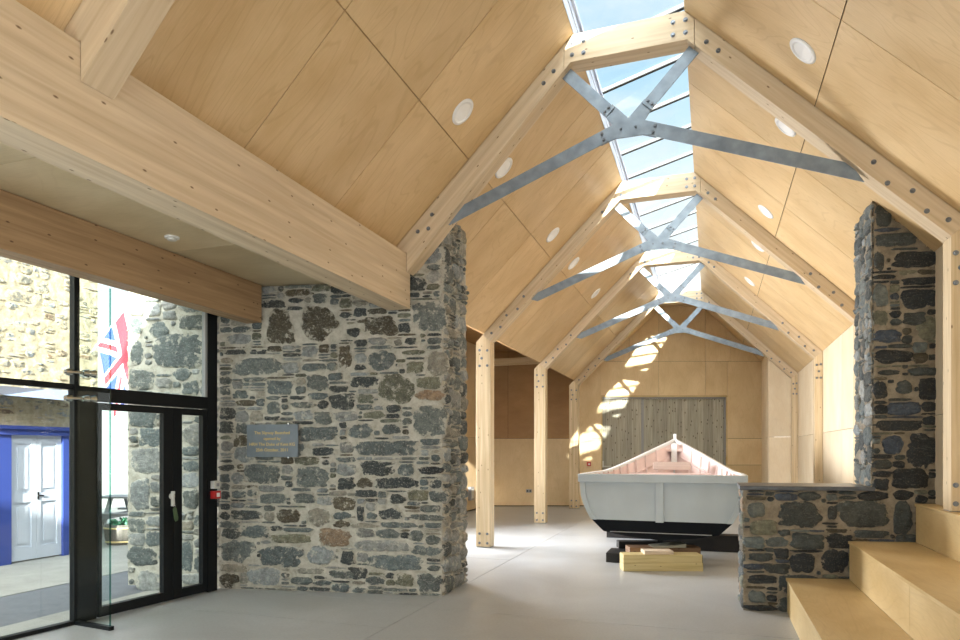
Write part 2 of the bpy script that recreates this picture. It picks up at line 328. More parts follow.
# ------------------------------------------------------------------ rubble masonry
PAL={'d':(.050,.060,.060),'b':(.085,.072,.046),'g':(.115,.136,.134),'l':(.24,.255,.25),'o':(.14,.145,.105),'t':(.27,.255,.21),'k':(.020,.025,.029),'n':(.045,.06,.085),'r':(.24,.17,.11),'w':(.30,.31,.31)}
def masonry(mb,org,U,Nn,width,height,placed,pal,seed,big=.34,gap=.014,prot=.022,inside=None,mat=1,mort=0,cell=.015,small=.03,mnoise=.012,dens=1.0):
    """rubble face: U runs along the wall, Nn points out of it"""
    rnd=random.Random(seed); U=Vector(U).normalized(); Nn=Vector(Nn).normalized(); Z=Vector((0,0,1)); org=Vector(org)
    nu=int(width/cell); nv=int(height/cell); occ=[bytearray(nu) for _ in range(nv)]
    ok=inside or (lambda u,v:True)
    for j in range(nv):
        for i in range(nu):
            if not ok((i+.5)*cell,(j+.5)*cell): occ[j][i]=1
    stones=[]
    for (u0,v0,u1,v1,c,sh) in placed:
        stones.append((u0,v0,u1,v1,c,sh))
        for j in range(max(0,int(v0/cell)),min(nv,int(v1/cell)+1)):
            for i in range(max(0,int(u0/cell)),min(nu,int(u1/cell)+1)): occ[j][i]=1
    for j in range(nv):
        for i in range(nu):
            if occ[j][i]: continue
            w=0
            while i+w<nu and not occ[j][i+w]: w+=1
            k=rnd.random()
            tw=rnd.uniform(.42,1)*big if k<.68 else rnd.uniform(.12,.30)
            th=(rnd.uniform(.34,.75)*tw if k<.68 else rnd.uniform(.028,.058))
            th=min(th,.24)
            cw=min(w,max(3,int(tw/cell)))
            if w-cw<5: cw=w if w*cell<big*1.25 else w//2
            h=0; mh=max(2,int(min(th,max(.045,cw*cell*.85))/cell))
            while h<mh and j+h<nv and not any(occ[j+h][i:i+cw]): h+=1
            for jj in range(j,j+h):
                for ii in range(i,i+cw): occ[jj][ii]=1
            if h*cell<small or cw*cell<.045: continue
            if rnd.random()>dens or (cw*cell<.085 and rnd.random()<.6): continue
            c=rnd.choice(pal)
            stones.append((i*cell,j*cell,(i+cw)*cell,(j+h)*cell,c,'r' if rnd.random()<.7 else 'o'))
    for (u0,v0,u1,v1,c,sh) in stones:
        g=gap*rnd.uniform(.4,1.1); cu,cv=(u0+u1)/2,(v0+v1)/2; hw,hh=max(.012,(u1-u0)/2-g/2),max(.01,(v1-v0)/2-g/2)
        n=28 if max(hw,hh)>.08 else 16; ex={'r':rnd.uniform(2.8,5.5),'o':2.2}.get(sh,5); col=PAL[c]
        f=rnd.uniform(.8,1.22); hue=rnd.uniform(-.05,.05); col=(col[0]*f*(1+hue),col[1]*f,col[2]*f*(1-hue))
        ph=rnd.uniform(0,99); sk=rnd.uniform(-.12,.12)
        rings=[(1.06,-.012),(1.03,.25),(.93,.62),(.76,.9),(.5,1.0),(.22,1.0)]; P=prot*rnd.uniform(.55,1.3); vs=[];fs=[]
        tiltu,tiltv=rnd.uniform(-.04,.04),rnd.uniform(-.05,.05)
        for (rs,hz) in rings:
            for q in range(n):
                t=2*PI*(q+.5)/n; ct,st=math.cos(t),math.sin(t)
                rad=(abs(ct)**ex+abs(st)**ex)**(-1/ex)
                rad*=1+.22*(noise.noise(Vector((ct*1.6+ph,st*1.6,ph*.3)))) + .12*noise.noise(Vector((ct*4.5+ph,st*4.5,7)))
                if sh=='v': # tall stone, narrower head
                    rad*=1; wv=.72-.28*st
                else: wv=1+sk*st
                du=ct*rad*rs*hw*wv; dv=st*rad*rs*hh
                z=hz*P+ (0 if hz<.1 else (du*tiltu+dv*tiltv)+ .012*noise.noise(Vector(((cu+du)*14,(cv+dv)*14,seed)))*hz+.006*noise.noise(Vector(((cu+du)*40,(cv+dv)*40,seed)))*hz)
                if hz<0: z=-.015
                vs.append(org+U*(cu+du)+Z*(cv+dv)+Nn*z)
        vs.append(org+U*cu+Z*cv+Nn*(P+.006*noise.noise(Vector((cu*14,cv*14,seed)))))
        R=len(rings)
        for r in range(R-1):
            for q in range(n): fs.append((r*n+q,r*n+(q+1)%n,(r+1)*n+(q+1)%n,(r+1)*n+q))
        for q in range(n): fs.append(((R-1)*n+q,(R-1)*n+(q+1)%n,R*n))
        mb.add(vs,fs,mat,col,True,[1.0]*n+[.85]*n+[.42]*n+[.12]*n+[0.0]*(2*n+1))
    # mortar bed
    st=.03; a=int(width/st)+1; b=int(height/st)+1; vs=[];fs=[];idx={}
    for j in range(b+1):
        for i in range(a+1):
            u=min(i*st,width); v=min(j*st,height)
            d=0 if i in(0,a) or j in (0,b) else mnoise*(noise.noise(Vector((u*7,v*7,seed)))+.7*noise.noise(Vector((u*23,v*23,seed))))
            vs.append(org+U*u+Z*v+Nn*(d+.002))
    for j in range(b):
        for i in range(a):
            if ok(min((i+.5)*st,width),min((j+.5)*st,height)):
                k=j*(a+1)+i; fs.append((k,k+1,k+a+2,k+a+1))
    mb.add(vs,fs,mort,(.5,.5,.5),True)
# ================================================================== SETTING: floor, ceilings, walls
mb=MB()
def fl(x0,x1,y0,y1): mb.box(x0+.004,x1-.004,y0+.004,y1-.004,-.1,0,0)
for (x0,x1,ys) in [(-5.5,-2.68,(-5,-1,5.2,6.1,9)),(-2.68,2.2,(-5,0,6.0,12,21))]:
    for a,b in zip(ys[:-1],ys[1:]): fl(x0,x1,a,b)
fl(-6.0,-2.68,9,13); fl(-6.0,-2.68,13,21)
mb.box(-6.0,2.2,-5,21,-.16,-.101,1)
structure(mb.build('floor',[M['floor'],M['joint']]),'pale grey polished concrete floor with fine saw cuts')
def slope(name,side,ends,label):
    """side -1 left / +1 right; ends: list of (y0,y1,[joints], outer ax)"""
    mb=MB(); g=.004
    for (y0,y1,js,ao) in ends:
        yy=[y0]+js+[y1]
        for a,b in zip(yy[:-1],yy[1:]):
            for r0,r1 in ((.51,1.58),(1.58,ao)):
                e0=r0+(g if r0>.6 else 0); e1=r1-(g if r1<2 else 0)
                P=[(CX+side*e0,a+g,ceilz(e0)),(CX+side*e1,a+g,ceilz(e1)),(CX+side*e1,b-g,ceilz(e1)),(CX+side*e0,b-g,ceilz(e0))]
                mb.prism(P,(0,0,.018),0)
        P=[(CX+side*.58,y0,ceilz(.58)+.019),(CX+side*ao,y0,ceilz(ao)+.019),(CX+side*ao,y1,ceilz(ao)+.019),(CX+side*.58,y1,ceilz(.58)+.019)]
        mb.prism(P,(0,0,.22),1)
        # screw heads along the panel edges
    o=mb.build(name,[M['ply'],M['slab']],grain=(side*.71,0,-.7)); return structure(o,label)
def bays(a0,aN):
    e=[]
    for k in range(-2,5):
        y0=2.6+3.7*k; y1=y0+3.7; 
        j=[y0+1.3,y0+2.5] if k==0 else [y0+1.24,y0+2.48]
        ao=a0 if y1<6.5 else aN
        if k==4: y1=20.3; j=[19.0]
        e.append((y0,y1,j,ao))
    return e
slope('ceiling',-1,bays(2.66,2.68),'birch plywood panelled left slope of the vaulted ceiling')
slope('ceiling',1,bays(2.70,2.70),'birch plywood panelled right slope of the vaulted ceiling')
mb=MB(); mb.box(CX-.51,CX+.51,17.62,20.3,5.55,5.75,0); mb.box(CX-.58,CX+.58,-4.8,4.59,5.55,5.75,0)
structure(mb.build('ceiling',[M['ply']]),'flat plywood strip closing the apex beyond the skylight')
# flat low ceiling over the entrance
mb=MB()
ys=[-2,1.2,3.0,4.85,6.66]
for a,b in zip(ys[:-1],ys[1:]): mb.box(-5.6,-3.27,a+.003,b-.003,3.38,3.40,0)
mb.box(-5.75,-3.28,-4.8,7.25,3.402,3.62,1)
structure(mb.build('ceiling',[M['ply_flat'],M['slab']],grain=(1,0,0)),'flat low plywood ceiling over the glazed entrance')
# aisle ceiling, closure and wall
mb=MB(); mb.box(-6.0,-3.5,7.3,20,4.3,4.4,0); mb.box(-3.56,-3.5,7.35,20,3.47,4.3,0)
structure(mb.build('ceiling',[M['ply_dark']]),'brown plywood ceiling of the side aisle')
mb=MB()
for (a,b) in ((7.1,9.2),(11.8,13.2),(13.2,15.6),(15.6,17.55)):
    mb.box(-5.83,-5.8,a+.003,b-.003,0.03,1.88,0); mb.box(-5.83,-5.8,a+.003,b-.003,1.886,4.3,1)
mb.box(-5.83,-5.8,9.2,11.8,.03,.9,0); mb.box(-5.83,-5.8,9.2,11.8,2.9,4.3,1)
for (a,b,z0,z1) in ((7.1,9.2,0,4.3),(11.8,17.6,0,4.3),(9.2,11.8,0,.9),(9.2,11.8,2.9,4.3)): mb.box(-6.1,-5.831,a,b,z0,z1,2)
structure(mb.build('wall_aisle',[M['ply_low'],M['ply_wall'],M['slab']],grain=(0,0,1)),'plywood lined outer wall of the side aisle')
w=MB()
for (y0,y1,z0,z1) in ((9.2,9.27,.9,2.9),(11.73,11.8,.9,2.9),(9.27,11.73,.9,.97),(9.27,11.73,2.83,2.9),(10.47,10.53,.97,2.83)): w.box(-6.0,-5.9,y0,y1,z0,z1)
wf=structure(w.build('window_3',M['black']),'black framed window in the side aisle wall')
w=MB(); w.box(-5.955,-5.945,9.27,11.73,.97,2.83); w.build('pane',M['glass'],wf)
# far wall, built in its own frame (local x along the wall)
def fx(px): return .027753*(px-480)
def fz(py): return 1.55+.027753*(450.4-py)
FWR=bpy.data.objects.new('wall_far',None); COL.objects.link(FWR); FWR.location=(-sa_*18.4,ca_*18.4,0); FWR.rotation_euler=(0,0,A)
structure(FWR,'plywood panelled end wall behind the boat')
def panel_rects(rects,mat,name,grain,d0=0.0,label=None):
    mb=MB(); g=.004
    for (x0,x1,z0,z1) in rects: mb.box(x0+g,x1-g,d0,d0+.02,z0+g,z1-g,0)
    o=mb.build(name,mat,FWR,grain=grain)
    if label: o['label']=label
X=[fx(p) for p in (600.6,629.4,658.7,705.4,730.4,763.5)]; ZJ=fz(361.3); ZL=fz(438.5); XL=.262; XD0,XD1,ZD=fx(601.3),fx(727.5),fz(395.5)
rc=[(a,b,ZJ,5.62) for a,b in zip(X[:-1],X[1:])]+[(fx(574),X[0],ZJ,5.62)]
rc+=[(X[0],X[2],ZD,ZJ),(X[2],X[3],ZD,ZJ),(X[3],XD1,ZD,ZJ),(XD1,X[5],ZL,ZJ),(fx(574),XD0,ZL,ZJ)]
panel_rects(rc,M['ply_wall'],'upper_panels',(0,0,1))
panel_rects([(XD1,X[5],0.02,fz(465)),(XD1,X[5],fz(465),ZL),(fx(574),XD0,.02,ZL)],M['ply_wall'],'lower_panels',(0,0,1))
panel_rects([(XL,fx(545),.02,ZL),(fx(545),fx(574),.02,ZL)],M['ply_low'],'aisle_lower_panels',(0,0,1))
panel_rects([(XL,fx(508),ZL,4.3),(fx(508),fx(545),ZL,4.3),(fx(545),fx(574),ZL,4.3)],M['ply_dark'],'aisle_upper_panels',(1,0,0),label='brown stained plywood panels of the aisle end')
mb=MB(); mb.box(XL-.4,XD0,.022,.2,0,5.9,0); mb.box(XD1,X[5]+.3,.022,.2,0,5.9,0); mb.box(XD0,XD1,.022,.2,ZD,5.9,0); mb.build('backing',M['joint'],FWR)
# board door in the far wall
mb=MB(); rd=random.Random(3); x=XD0+.045; 
while x<XD1-.045:
    wdt=min(rd.choice((.12,.145,.16)),XD1-.045-x); d=rd.uniform(0,.006)
    mb.box(x+.002,x+wdt-.002,.10+d,.125,.012,ZD-.085,0); x+=wdt
dr=mb.build('door_3',M['boards'],grain=(0,0,1)); dr.location=FWR.location; dr.rotation_euler=FWR.rotation_euler
structure(dr,'large weathered vertical board door in the far wall')
mb=MB(); mb.box(XD0,XD1,-.012,.10,ZD-.04,ZD,0); mb.box(XD0,XD0+.03,0,.10,0,ZD-.04,0); mb.box(XD1-.03,XD1,0,.10,0,ZD-.04,0)
mb.build('door_frame',M['ply_step'],dr)
mb=MB(); mb.box(XD0+.03,XD1-.03,.04,.10,ZD-.085,ZD-.04,0); mb.box(XD1-.06,XD1-.03,.04,.1,0,ZD-.085,0); mb.box(fx(642),fx(644.5),.08,.1,.02,ZD-.085,0); mb.build('door_track',M['grey'],dr)
mb=MB(); zz=fz(466.5); mb.box(fx(602.5),fx(604),.02,.1,zz-.02,zz+.15); mb.box(fx(602.5),fx(611),.02,.05,zz-.015,zz+.015); o=mb.build('door_handle',M['lgrey'],dr)
# things on the far wall
def onfar(o): o.location=FWR.location; o.rotation_euler=FWR.rotation_euler; return o
def text(name,body,size,mat,parent,loc,rot,align='CENTER',ext=.001):
    cu=bpy.data.curves.new(name,'FONT'); cu.body=body; cu.size=size; cu.align_x=align; cu.align_y='CENTER'; cu.extrude=ext
    cu.materials.append(mat); tmp=bpy.data.objects.new('tmp',cu); COL.objects.link(tmp); bpy.context.view_layer.update(); me=bpy.data.meshes.new_from_object(tmp.evaluated_get(bpy.context.evaluated_depsgraph_get())); bpy.data.objects.remove(tmp); bpy.data.curves.remove(cu); me.name=name
    o=bpy.data.objects.new(name,me); COL.objects.link(o); o.parent=parent; o.location=loc; o.rotation_euler=rot; return o
t=onfar(thing('exit_sign','small pale exit sign with green lettering above the board door','sign'))
mb=MB(); mb.box(fx(616),fx(629),-.012,0,fz(394),fz(390)); mb.build('sign_plate',M['white'],t)
text('lettering','EXIT',.10,M['signgreen'],t,(fx(622.5),-.014,fz(392.2)),(PI/2,0,0))
t=onfar(thing('fire_call_point','small red fire call point left of the board door','call point'))
mb=MB(); mb.box(fx(586.8),fx(590.8),-.05,0,fz(466),fz(462)); mb.build('housing',M['red'],t,bevel=.008)
mb=MB(); mb.box(fx(587.8),fx(589.8),-.054,-.049,fz(465),fz(463.2)); mb.build('glass_plate',M['white'],t)
t=onfar(thing('wall_socket','grey double socket plate low on the aisle end wall','socket'))
mb=MB(); mb.box(fx(526),fx(531.7),-.02,0,fz(492.6),fz(489.2)); mb.build('socket_plate',M['grey'],t,bevel=.004)
for a in (527.4,530.2):
    mb=MB(); mb.box(fx(a)-.02,fx(a)+.02,-.023,-.018,fz(491.6),fz(490.2)); mb.build('socket_insert',M['black'],t)
t=thing('junction_box','grey surface box low on the aisle side wall beside the post','box')
mb=MB(); mb.box(-5.8,-5.72,15.75,16.0,.28,.62); mb.build('box_body',M['grey'],t,bevel=.008)
mb=MB(); mb.box(-5.722,-5.71,15.8,15.95,.33,.57); mb.build('box_lid',M['lgrey'],t)
t=thing('notice_board','white notice panel on the aisle side wall beyond the stone wall','notice')
mb=MB(); mb.box(-5.80,-5.775,14.55,15.40,1.05,1.86); mb.build('board_frame',M['lgrey'],t)
mb=MB(); mb.box(-5.774,-5.77,14.58,15.37,1.08,1.83); mb.build('sheet',M['white'],t)
# right wall
mb=MB()
ys=[-3,2.4,7.0,8.6,10.0,11.85,13.7,15.55,17.6]
for a,b in zip(ys[:-1],ys[1:]):
    mb.box(1.97,1.99,a+.003,b-.003,0.01,1.875,0); mb.box(1.97,1.99,a+.003,b-.003,1.881,3.40,0)
mb.box(1.991,2.2,-4.8,17.8,0,3.5,1)
structure(mb.build('wall_right',[M['ply_right'],M['joint']],grain=(0,0,1)),'pale plywood lined right hand wall')
mb=MB(); y=17.62
def gp(x0,x1,z0): # panel with sloping head
    return [(x0,y,z0),(x1,y,z0),(x1,y,ceilz(x1-CX)-.01),(x0,y,ceilz(x0-CX)-.01)]
mb.box(1.357,1.97,y,y+.02,0.01,1.875); mb.prism(gp(1.357,1.97,1.881),(0,.02,0))
mb.box(1.335,1.355,y-.0,20.1,0.01,1.875); mb.box(1.335,1.355,y,20.1,1.881,4.0)
structure(mb.build('wall_return',[M['ply_right']],grain=(0,0,1)),'pale plywood boxed out return beside the end wall')
# wall behind the viewer, with a tall glazed opening added to light the room
mb=MB(); mb.box(-6,-3.3,-4.9,-4.7,0,3.6); mb.box(1.2,2.2,-4.9,-4.7,0,4.2); mb.box(-3.3,1.2,-4.9,-4.7,3.4,6.2); mb.box(-3.3,1.2,-4.9,-4.7,0,.3)
structure(mb.build('wall_back',[M['ply_wall']]))
w=MB()
for x in (-3.3,-1.85,-.35,1.14): w.box(x,x+.06,-4.86,-4.78,.3,3.4)
w.box(-3.3,1.2,-4.86,-4.78,.3,.36); w.box(-3.3,1.2,-4.86,-4.78,3.34,3.4)
wf=structure(w.build('window_4',M['black'])); w=MB(); w.box(-3.24,1.14,-4.825,-4.815,.36,3.34); w.build('pane',M['glass'],wf)
# ================================================================== skylight
sk=bpy.data.objects.new('window_1',None); COL.objects.link(sk); structure(sk,'long ridge skylight of tilted glass panes'); 
Y0,Y1=4.6,17.62; ZLf,ZRt=5.93,6.2; XLs,XRs=CX-.51,CX+.51
mb=MB()
for k,(dx,z0,z1) in enumerate([(0,5.55,5.70),(.006,5.70,5.74),(-.01,5.74,5.84),(.012,5.84,5.87),(0,5.87,5.93)]): mb.box(XLs-.06,XLs+dx,Y0,Y1,z0,z1)
mb.box(XRs,XRs+.06,Y0,Y1,5.55,6.2)
mb.build('upstand',M['alu'],sk)
mb=MB(); mb.prism([(XLs,Y1-.02,5.5),(XRs,Y1-.02,5.5),(XRs,Y1-.02,6.2),(XLs,Y1-.02,5.93)],(0,.06,0)); mb.prism([(XLs,Y0,5.5),(XRs,Y0,5.5),(XRs,Y0,6.2),(XLs,Y0,5.93)],(0,.04,0)); mb.build('end_board',M['white'],sk)
dz=(ZRt-ZLf)/(XRs-XLs)
y=7.24-.9*2
while y<17.5:
    mb=MB(); mb.prism([(XLs,y-.022,ZLf-.015),(XLs,y+.022,ZLf-.015),(XLs,y+.022,ZLf+.025),(XLs,y-.022,ZLf+.025)],(XRs-XLs,0,ZRt-ZLf),0)
    mb.prism([(XLs,y-.026,ZLf-.025),(XLs,y+.02,ZLf-.025),(XLs,y+.02,ZLf-.015),(XLs,y-.026,ZLf-.015)],(XRs-XLs,0,ZRt-ZLf),1)
    mb.build('glazing_bar',[M['bar'],M['barseal']],sk); y+=.9
mb=MB(); mb.prism([(XLs-.05,Y0,ZLf+.03),(XRs+.05,Y0,ZRt+.03),(XRs+.05,Y0,ZRt+.04),(XLs-.05,Y0,ZLf+.04)],(0,Y1-Y0,0)); mb.build('pane',M['skyglass'],sk)
# ================================================================== timber portal frames
FL=['timber portal frame cut off at the top left corner, its foot on the big beam','nearest full timber portal frame, springing from the end of the big beam','second full timber portal frame, behind the stone walls','third timber portal frame, above the stern of the boat','farthest timber portal frame, closest to the end wall']
def bolt_at(par,x,z,y=-.001,r=.017,s=-1):
    mb=MB(); mb.cyl((x,y,z),(x,y+s*.004,z),r*1.25,n=14,mi=0); mb.cyl((x,y+s*.004,z),(x,y+s*.016,z),r*.95,r*.8,n=6,mi=0,sm=False)
    return mb.build('bolt',M['bolt'],par)
def frame(k):
    Yf=FY[k]; root=thing('portal_frame',FL[k],'roof frame',(CX,Yf,0),0,'timber portal frames')
    def inz(ax): return 5.28-.984*(ax-.534)
    for s in (-1,1):
        short=(s==-1 and k<2)
        xe=2.27 if short else 2.70
        if short: P=[(.6,5.215),(xe,3.415),(xe,3.62),(2.46,3.62),(.6,ceilz(.6)-.003)]
        else: P=[(.6,5.215),(2.568,3.28),(2.70,3.39),(.6,ceilz(.6)-.003)]
        mb=MB(); mb.prism([(s*x,0,z) for x,z in P],(0,TH,0))
        rf=mb.build('rafter',M['timber'],root,grain=(s*.71,0,-.7),bevel=.004)
        for ax,off in ((.70,-.02),(.80,.03)): bolt_at(rf,s*ax,5.40-.984*(ax-.52)+off*0)
        if short: bl=[(1.98,.02),(2.02,-.08),(2.14,.02)]
        else: bl=[(2.02,.03),(2.12,-.06),(2.30,.03),(2.40,-.05),(2.55,.01)]
        for ax,off in bl: bolt_at(rf,s*ax,5.40-.984*(ax-.52)+off)
        if not short:
            xo=2.81 if s<0 else 2.70
            zb=1.06 if (s>0 and k<2) else .012
            P=[(2.568,.012),(xo,.012),(xo,3.28 if s<0 else 3.39),(2.70,3.39),(2.568,3.28)] if s<0 else [(2.568,zb),(2.70,zb),(2.70,3.39),(2.568,3.28)]
            mb=MB(); mb.prism([(s*x,0,z) for x,z in P],(0,TH,0)); po=mb.build('post',M['timber_in'],root,grain=(0,0,1),bevel=.004)
            a,b=(2.62,2.75) if s<0 else (2.60,2.67)
            for x,z in ((a,3.14),(b,3.15),((a+b)/2+.03*(s<0),3.02),(a,2.90),(b,2.90),(a,zb+.21),(b,zb+.21),(a,zb+.06),(b,zb+.06)): bolt_at(po,s*x,z)
            mb=MB(); mb.box(s*2.568 if s>0 else -xo,s*2.568 if s<0 else xo,.02,TH-.02,zb-.011,zb); mb.build('base_plate',M['steel'],root)
    P=[(-.597,5.215),(-.534,5.28),(.534,5.28),(.597,5.215),(.597,5.458),(.51,5.545),(-.51,5.545),(-.597,5.458)]
    mb=MB(); mb.prism([(x,0,z) for x,z in P],(0,TH,0)); cb=mb.build('collar_beam',M['timber'],root,grain=(1,0,0),bevel=.004)
    for s in (-1,1):
        for x,z in ((.52,5.46),(.52,5.345),(.41,5.46),(.41,5.345)): bolt_at(cb,s*x,z)
    # steel ties
    c=Vector((0,0,4.615)); arms=[]
    def strip(p,q,w,y0,y1,cut=None):
        p=Vector((p[0],0,p[1])); q=Vector((q[0],0,q[1])); d=(q-p).normalized(); n=Vector((-d.z,0,d.x))*(w/2)
        P=[p+n,q+n,q-n,p-n]
        if cut is not None: # lower end sliced along the rafter
            P[1]=q+n-d*.02; P[2]=q-n+d*.14
        return [Vector((v.x,y0,v.z)) for v in P]
    for s in (-1,1):
        u0,u1=(s*.17,4.775),(s*.60,5.235); l0,l1=(s*.20,4.565),(s*1.86,3.935)
        mb=MB(); mb.prism(strip(u0,u1,.115,.082,0),(0,.011,0)); t1=mb.build('upper_tie',M['steel'],root,bevel=.001)
        mb=MB(); mb.prism(strip(l0,l1,.125,.082,0,1),(0,.011,0)); t2=mb.build('lower_tie',M['steel'],root,bevel=.001)
        d=Vector((u1[0]-u0[0],0,u1[1]-u0[1])).normalized(); nn=Vector((-d.z,0,d.x))
        for q in (-.026,.026):
            p=Vector((u0[0],0,u0[1]))+d*.045+nn*q; bolt_at(t1,p.x,p.z,.081,.014)
        d=Vector((l1[0]-l0[0],0,l1[1]-l0[1])).normalized(); nn=Vector((-d.z,0,d.x))
        for q in (-.03,.03):
            p=Vector((l0[0],0,l0[1]))+d*.04+nn*q; bolt_at(t2,p.x,p.z,.081,.014)
    P=[(0,4.70),(-.15,4.855),(-.235,4.775),(-.15,4.655),(-.30,4.60),(-.255,4.475),(-.13,4.52),(.13,4.52),(.255,4.475),(.30,4.60),(.15,4.655),(.235,4.775),(.15,4.855)]
    mb=MB(); mb.prism([(x,.094,z) for x,z in P],(0,.012,0)); g=mb.build('gusset_plate',M['steel'],root)
    for x in (-.07,.07): bolt_at(g,x,4.605,.093,.011)
    return root
for k in range(5): frame(k)
# ------------------------------------------------------------------ beams at the low ceiling
mb=MB(); mb.box(-3.27,-3.01,-2,6.40,3.05,3.615); o=mb.build('beam',M['timber'],grain=(0,1,0),bevel=.004); tag(o,'large pale laminated timber beam running overhead to the stone wall','beam','laminated entrance beams')
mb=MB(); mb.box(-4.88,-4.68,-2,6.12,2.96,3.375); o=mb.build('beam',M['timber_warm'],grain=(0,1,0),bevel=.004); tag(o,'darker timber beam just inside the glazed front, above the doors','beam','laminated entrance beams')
mb=MB(); mb.box(-5.79,-3.57,17.0,17.14,3.84,4.02); o=mb.build('beam',M['timber_in'],grain=(1,0,0)); tag(o,'pale beam high across the side aisle behind the posts','beam')
# ------------------------------------------------------------------ recessed lights
LL=['nearest recessed ceiling light on the left slope, over the big beam','second recessed light on the left slope, just past the nearest full frame','third recessed light on the left slope, before the second full frame','fourth recessed light on the left slope, just past the second full frame','farthest visible recessed light on the left slope']
RL=[l.replace('left slope, over the big beam','right slope, above the dark pillar').replace('left','right') for l in LL]
LY=[5.7,6.98,9.38,10.92,13.15]
def light(x,y,label,d):
    z=ceilz(abs(x-CX)); s=1 if x>CX else -1; n=Vector((-s*.70,0,-.714)).normalized()
    t=thing('recessed_light',label,'ceiling light',(x,y,z),0,'round recessed ceiling lights')
    mb=MB(); mb.ring((0,0,0),n,.088,.128,.014); mb.build('trim_ring',M['white'],t)
    mb=MB(); mb.cyl(n*.001,n*.006,.089,n=32); mb.build('diffuser',M['diff'],t)
    l=bpy.data.lights.new('lamp','AREA'); l.shape='DISK'; l.size=.16; l.energy=.12; l.color=(1,.93,.82); q=bpy.data.objects.new('lamp',l); COL.objects.link(q); q.parent=t; q.location=n*.012; q.rotation_euler=Vector((0,0,-1)).to_track_quat('-Z','Y').to_euler()
for y,a,b in zip(LY,LL,RL): light(CX-1.415,y,a,0); light(CX+1.415,y,b,0)
t=thing('smoke_detector','small white disc detector on the flat ceiling between the beams','detector',(-4.36,4.5,3.38))
mb=MB(); mb.cyl((0,0,0),(0,0,-.012),.06,n=24); mb.build('base_disc',M['white'],t); mb=MB(); mb.cyl((0,0,-.012),(0,0,-.03),.045,.035,n=24); mb.build('sensor_cap',M['lgrey'],t)
# ================================================================== stone walls
def px2uv(plane,org,U,lst):
    out=[]
    for (x0,y0,x1,y1,c,sh) in lst:
        a=hit(x0,y1,*plane)-org; b=hit(x1,y0,*plane)-org
        out.append((a.dot(U),a.z,b.dot(U),b.z,c,sh))
    return out
UW=Vector((1,.177,0)).normalized(); NW=Vector((.177,-1,0)).normalized()
oL=Vector((-6.34,6.53+.177*(-6.34+2.7),0)); plL=((-.177,1,0),6.53+.177*2.7)
SL=[(263,309,298,345,'b','v'),(302,306,338,342,'b','o'),(338,345,353,370,'b','r'),(227,333,252,346,'l','o'),(288,297,303,304,'d','o'),(286,306,303,311,'d','r'),(313,293,328,304,'g','r'),(224,349,246,355,'d','r'),(250,349,267,355,'d','r'),(234,357,282,376,'g','r'),(302,363,326,372,'g','r'),
(412,300,446,332,'g','r'),(362,315,397,337,'b','r'),(353,307,367,318,'d','r'),(347,327,361,338,'d','o'),(357,319,372,324,'b','o'),(368,350,395,371,'g','o'),(406,361,424,374,'o','r'),(427,350,449,376,'t','r'),(402,349,426,356,'o','o'),(427,337,442,345,'g','r'),(404,337,418,345,'d','o'),(408,292,421,298,'d','r'),
(266,380,294,395,'g','r'),(233,390,249,399,'g','r'),(330,393,355,410,'d','r'),(290,401,317,409,'g','o'),(267,401,281,415,'g','r'),(299,426,338,442,'g','r'),(311,447,338,456,'d','r'),(245,464,281,484,'g','r'),(295,467,330,487,'g','r'),(337,477,355,490,'d','r'),(219,464,236,472,'d','o'),(219,421,235,434,'d','r'),
(379,374,415,405,'o','o'),(413,404,448,437,'g','r'),(351,376,379,388,'d','r'),(348,423,373,439,'g','o'),(381,423,401,435,'g','o'),(364,411,385,419,'o','r'),(354,440,420,456,'g','r'),(362,461,397,476,'d','r'),(374,477,419,489,'d','r'),(416,466,444,475,'k','o'),(417,390,444,401,'r','r'),
(259,493,286,504,'g','r'),(292,493,316,504,'g','r'),(231,510,263,520,'d','r'),(277,509,301,523,'b','o'),(307,508,332,526,'t','o'),(241,525,269,538,'g','r'),(271,534,312,543,'o','r'),(320,529,350,546,'r','r'),(222,540,256,562,'g','r'),(262,546,303,566,'g','r'),(307,546,335,565,'l','o'),(340,551,355,565,'d','r'),(249,568,281,586,'l','r'),(327,570,355,579,'g','r'),(293,568,324,574,'t','r'),(291,577,313,585,'g','r'),
(388,494,407,504,'d','o'),(429,490,449,503,'g','r'),(378,508,404,520,'d','r'),(357,506,365,522,'d','r'),(381,522,417,528,'g','r'),(357,540,409,551,'l','r'),(413,546,442,556,'g','r'),(370,555,425,570,'g','r'),(347,567,367,579,'d','r'),(396,573,414,587,'o','r'),(417,573,442,592,'g','r'),(366,576,385,585,'g','o'),(411,514,444,521,'g','r'),
(178,314,206,331,'g','r'),(154,333,206,368,'g','r'),(130,317,144,335,'g','o'),(149,321,169,339,'g','o'),(130,338,144,366,'g','o'),(130,447,163,473,'l','r'),(182,489,200,509,'g','r'),(180,541,193,571,'g','r'),(136,571,163,592,'l','r'),(131,478,150,510,'l','r'),(182,400,200,415,'g','o')]
def topL(u,v):
    X=oL.x+u*UW.x
    if X<-5.22: return v<4.6
    if X<-3.40: return v<3.375
    return v<ceilz(abs(X-CX))-.005
mb=MB(); W=(6.34-2.70)/UW.x
uE=(-5.215-oL.x)/UW.x; PS=px2uv(plL,oL,UW,SL)
masonry(mb,oL,UW,NW,W,4.6,[p for p in PS if p[0]>uE-.05],'ggglddlobtg',11,big=.34,inside=lambda u,v:u>uE and topL(u,v),small=.028)
masonry(mb,oL,UW,NW,uE,4.6,[p for p in PS if p[0]<=uE-.05],'lwglgwt',14,big=.50,small=.04,gap=.02)
uj=Vector((-.02,.77,0)).normalized(); nj=Vector((.77,.02,0)).normalized()
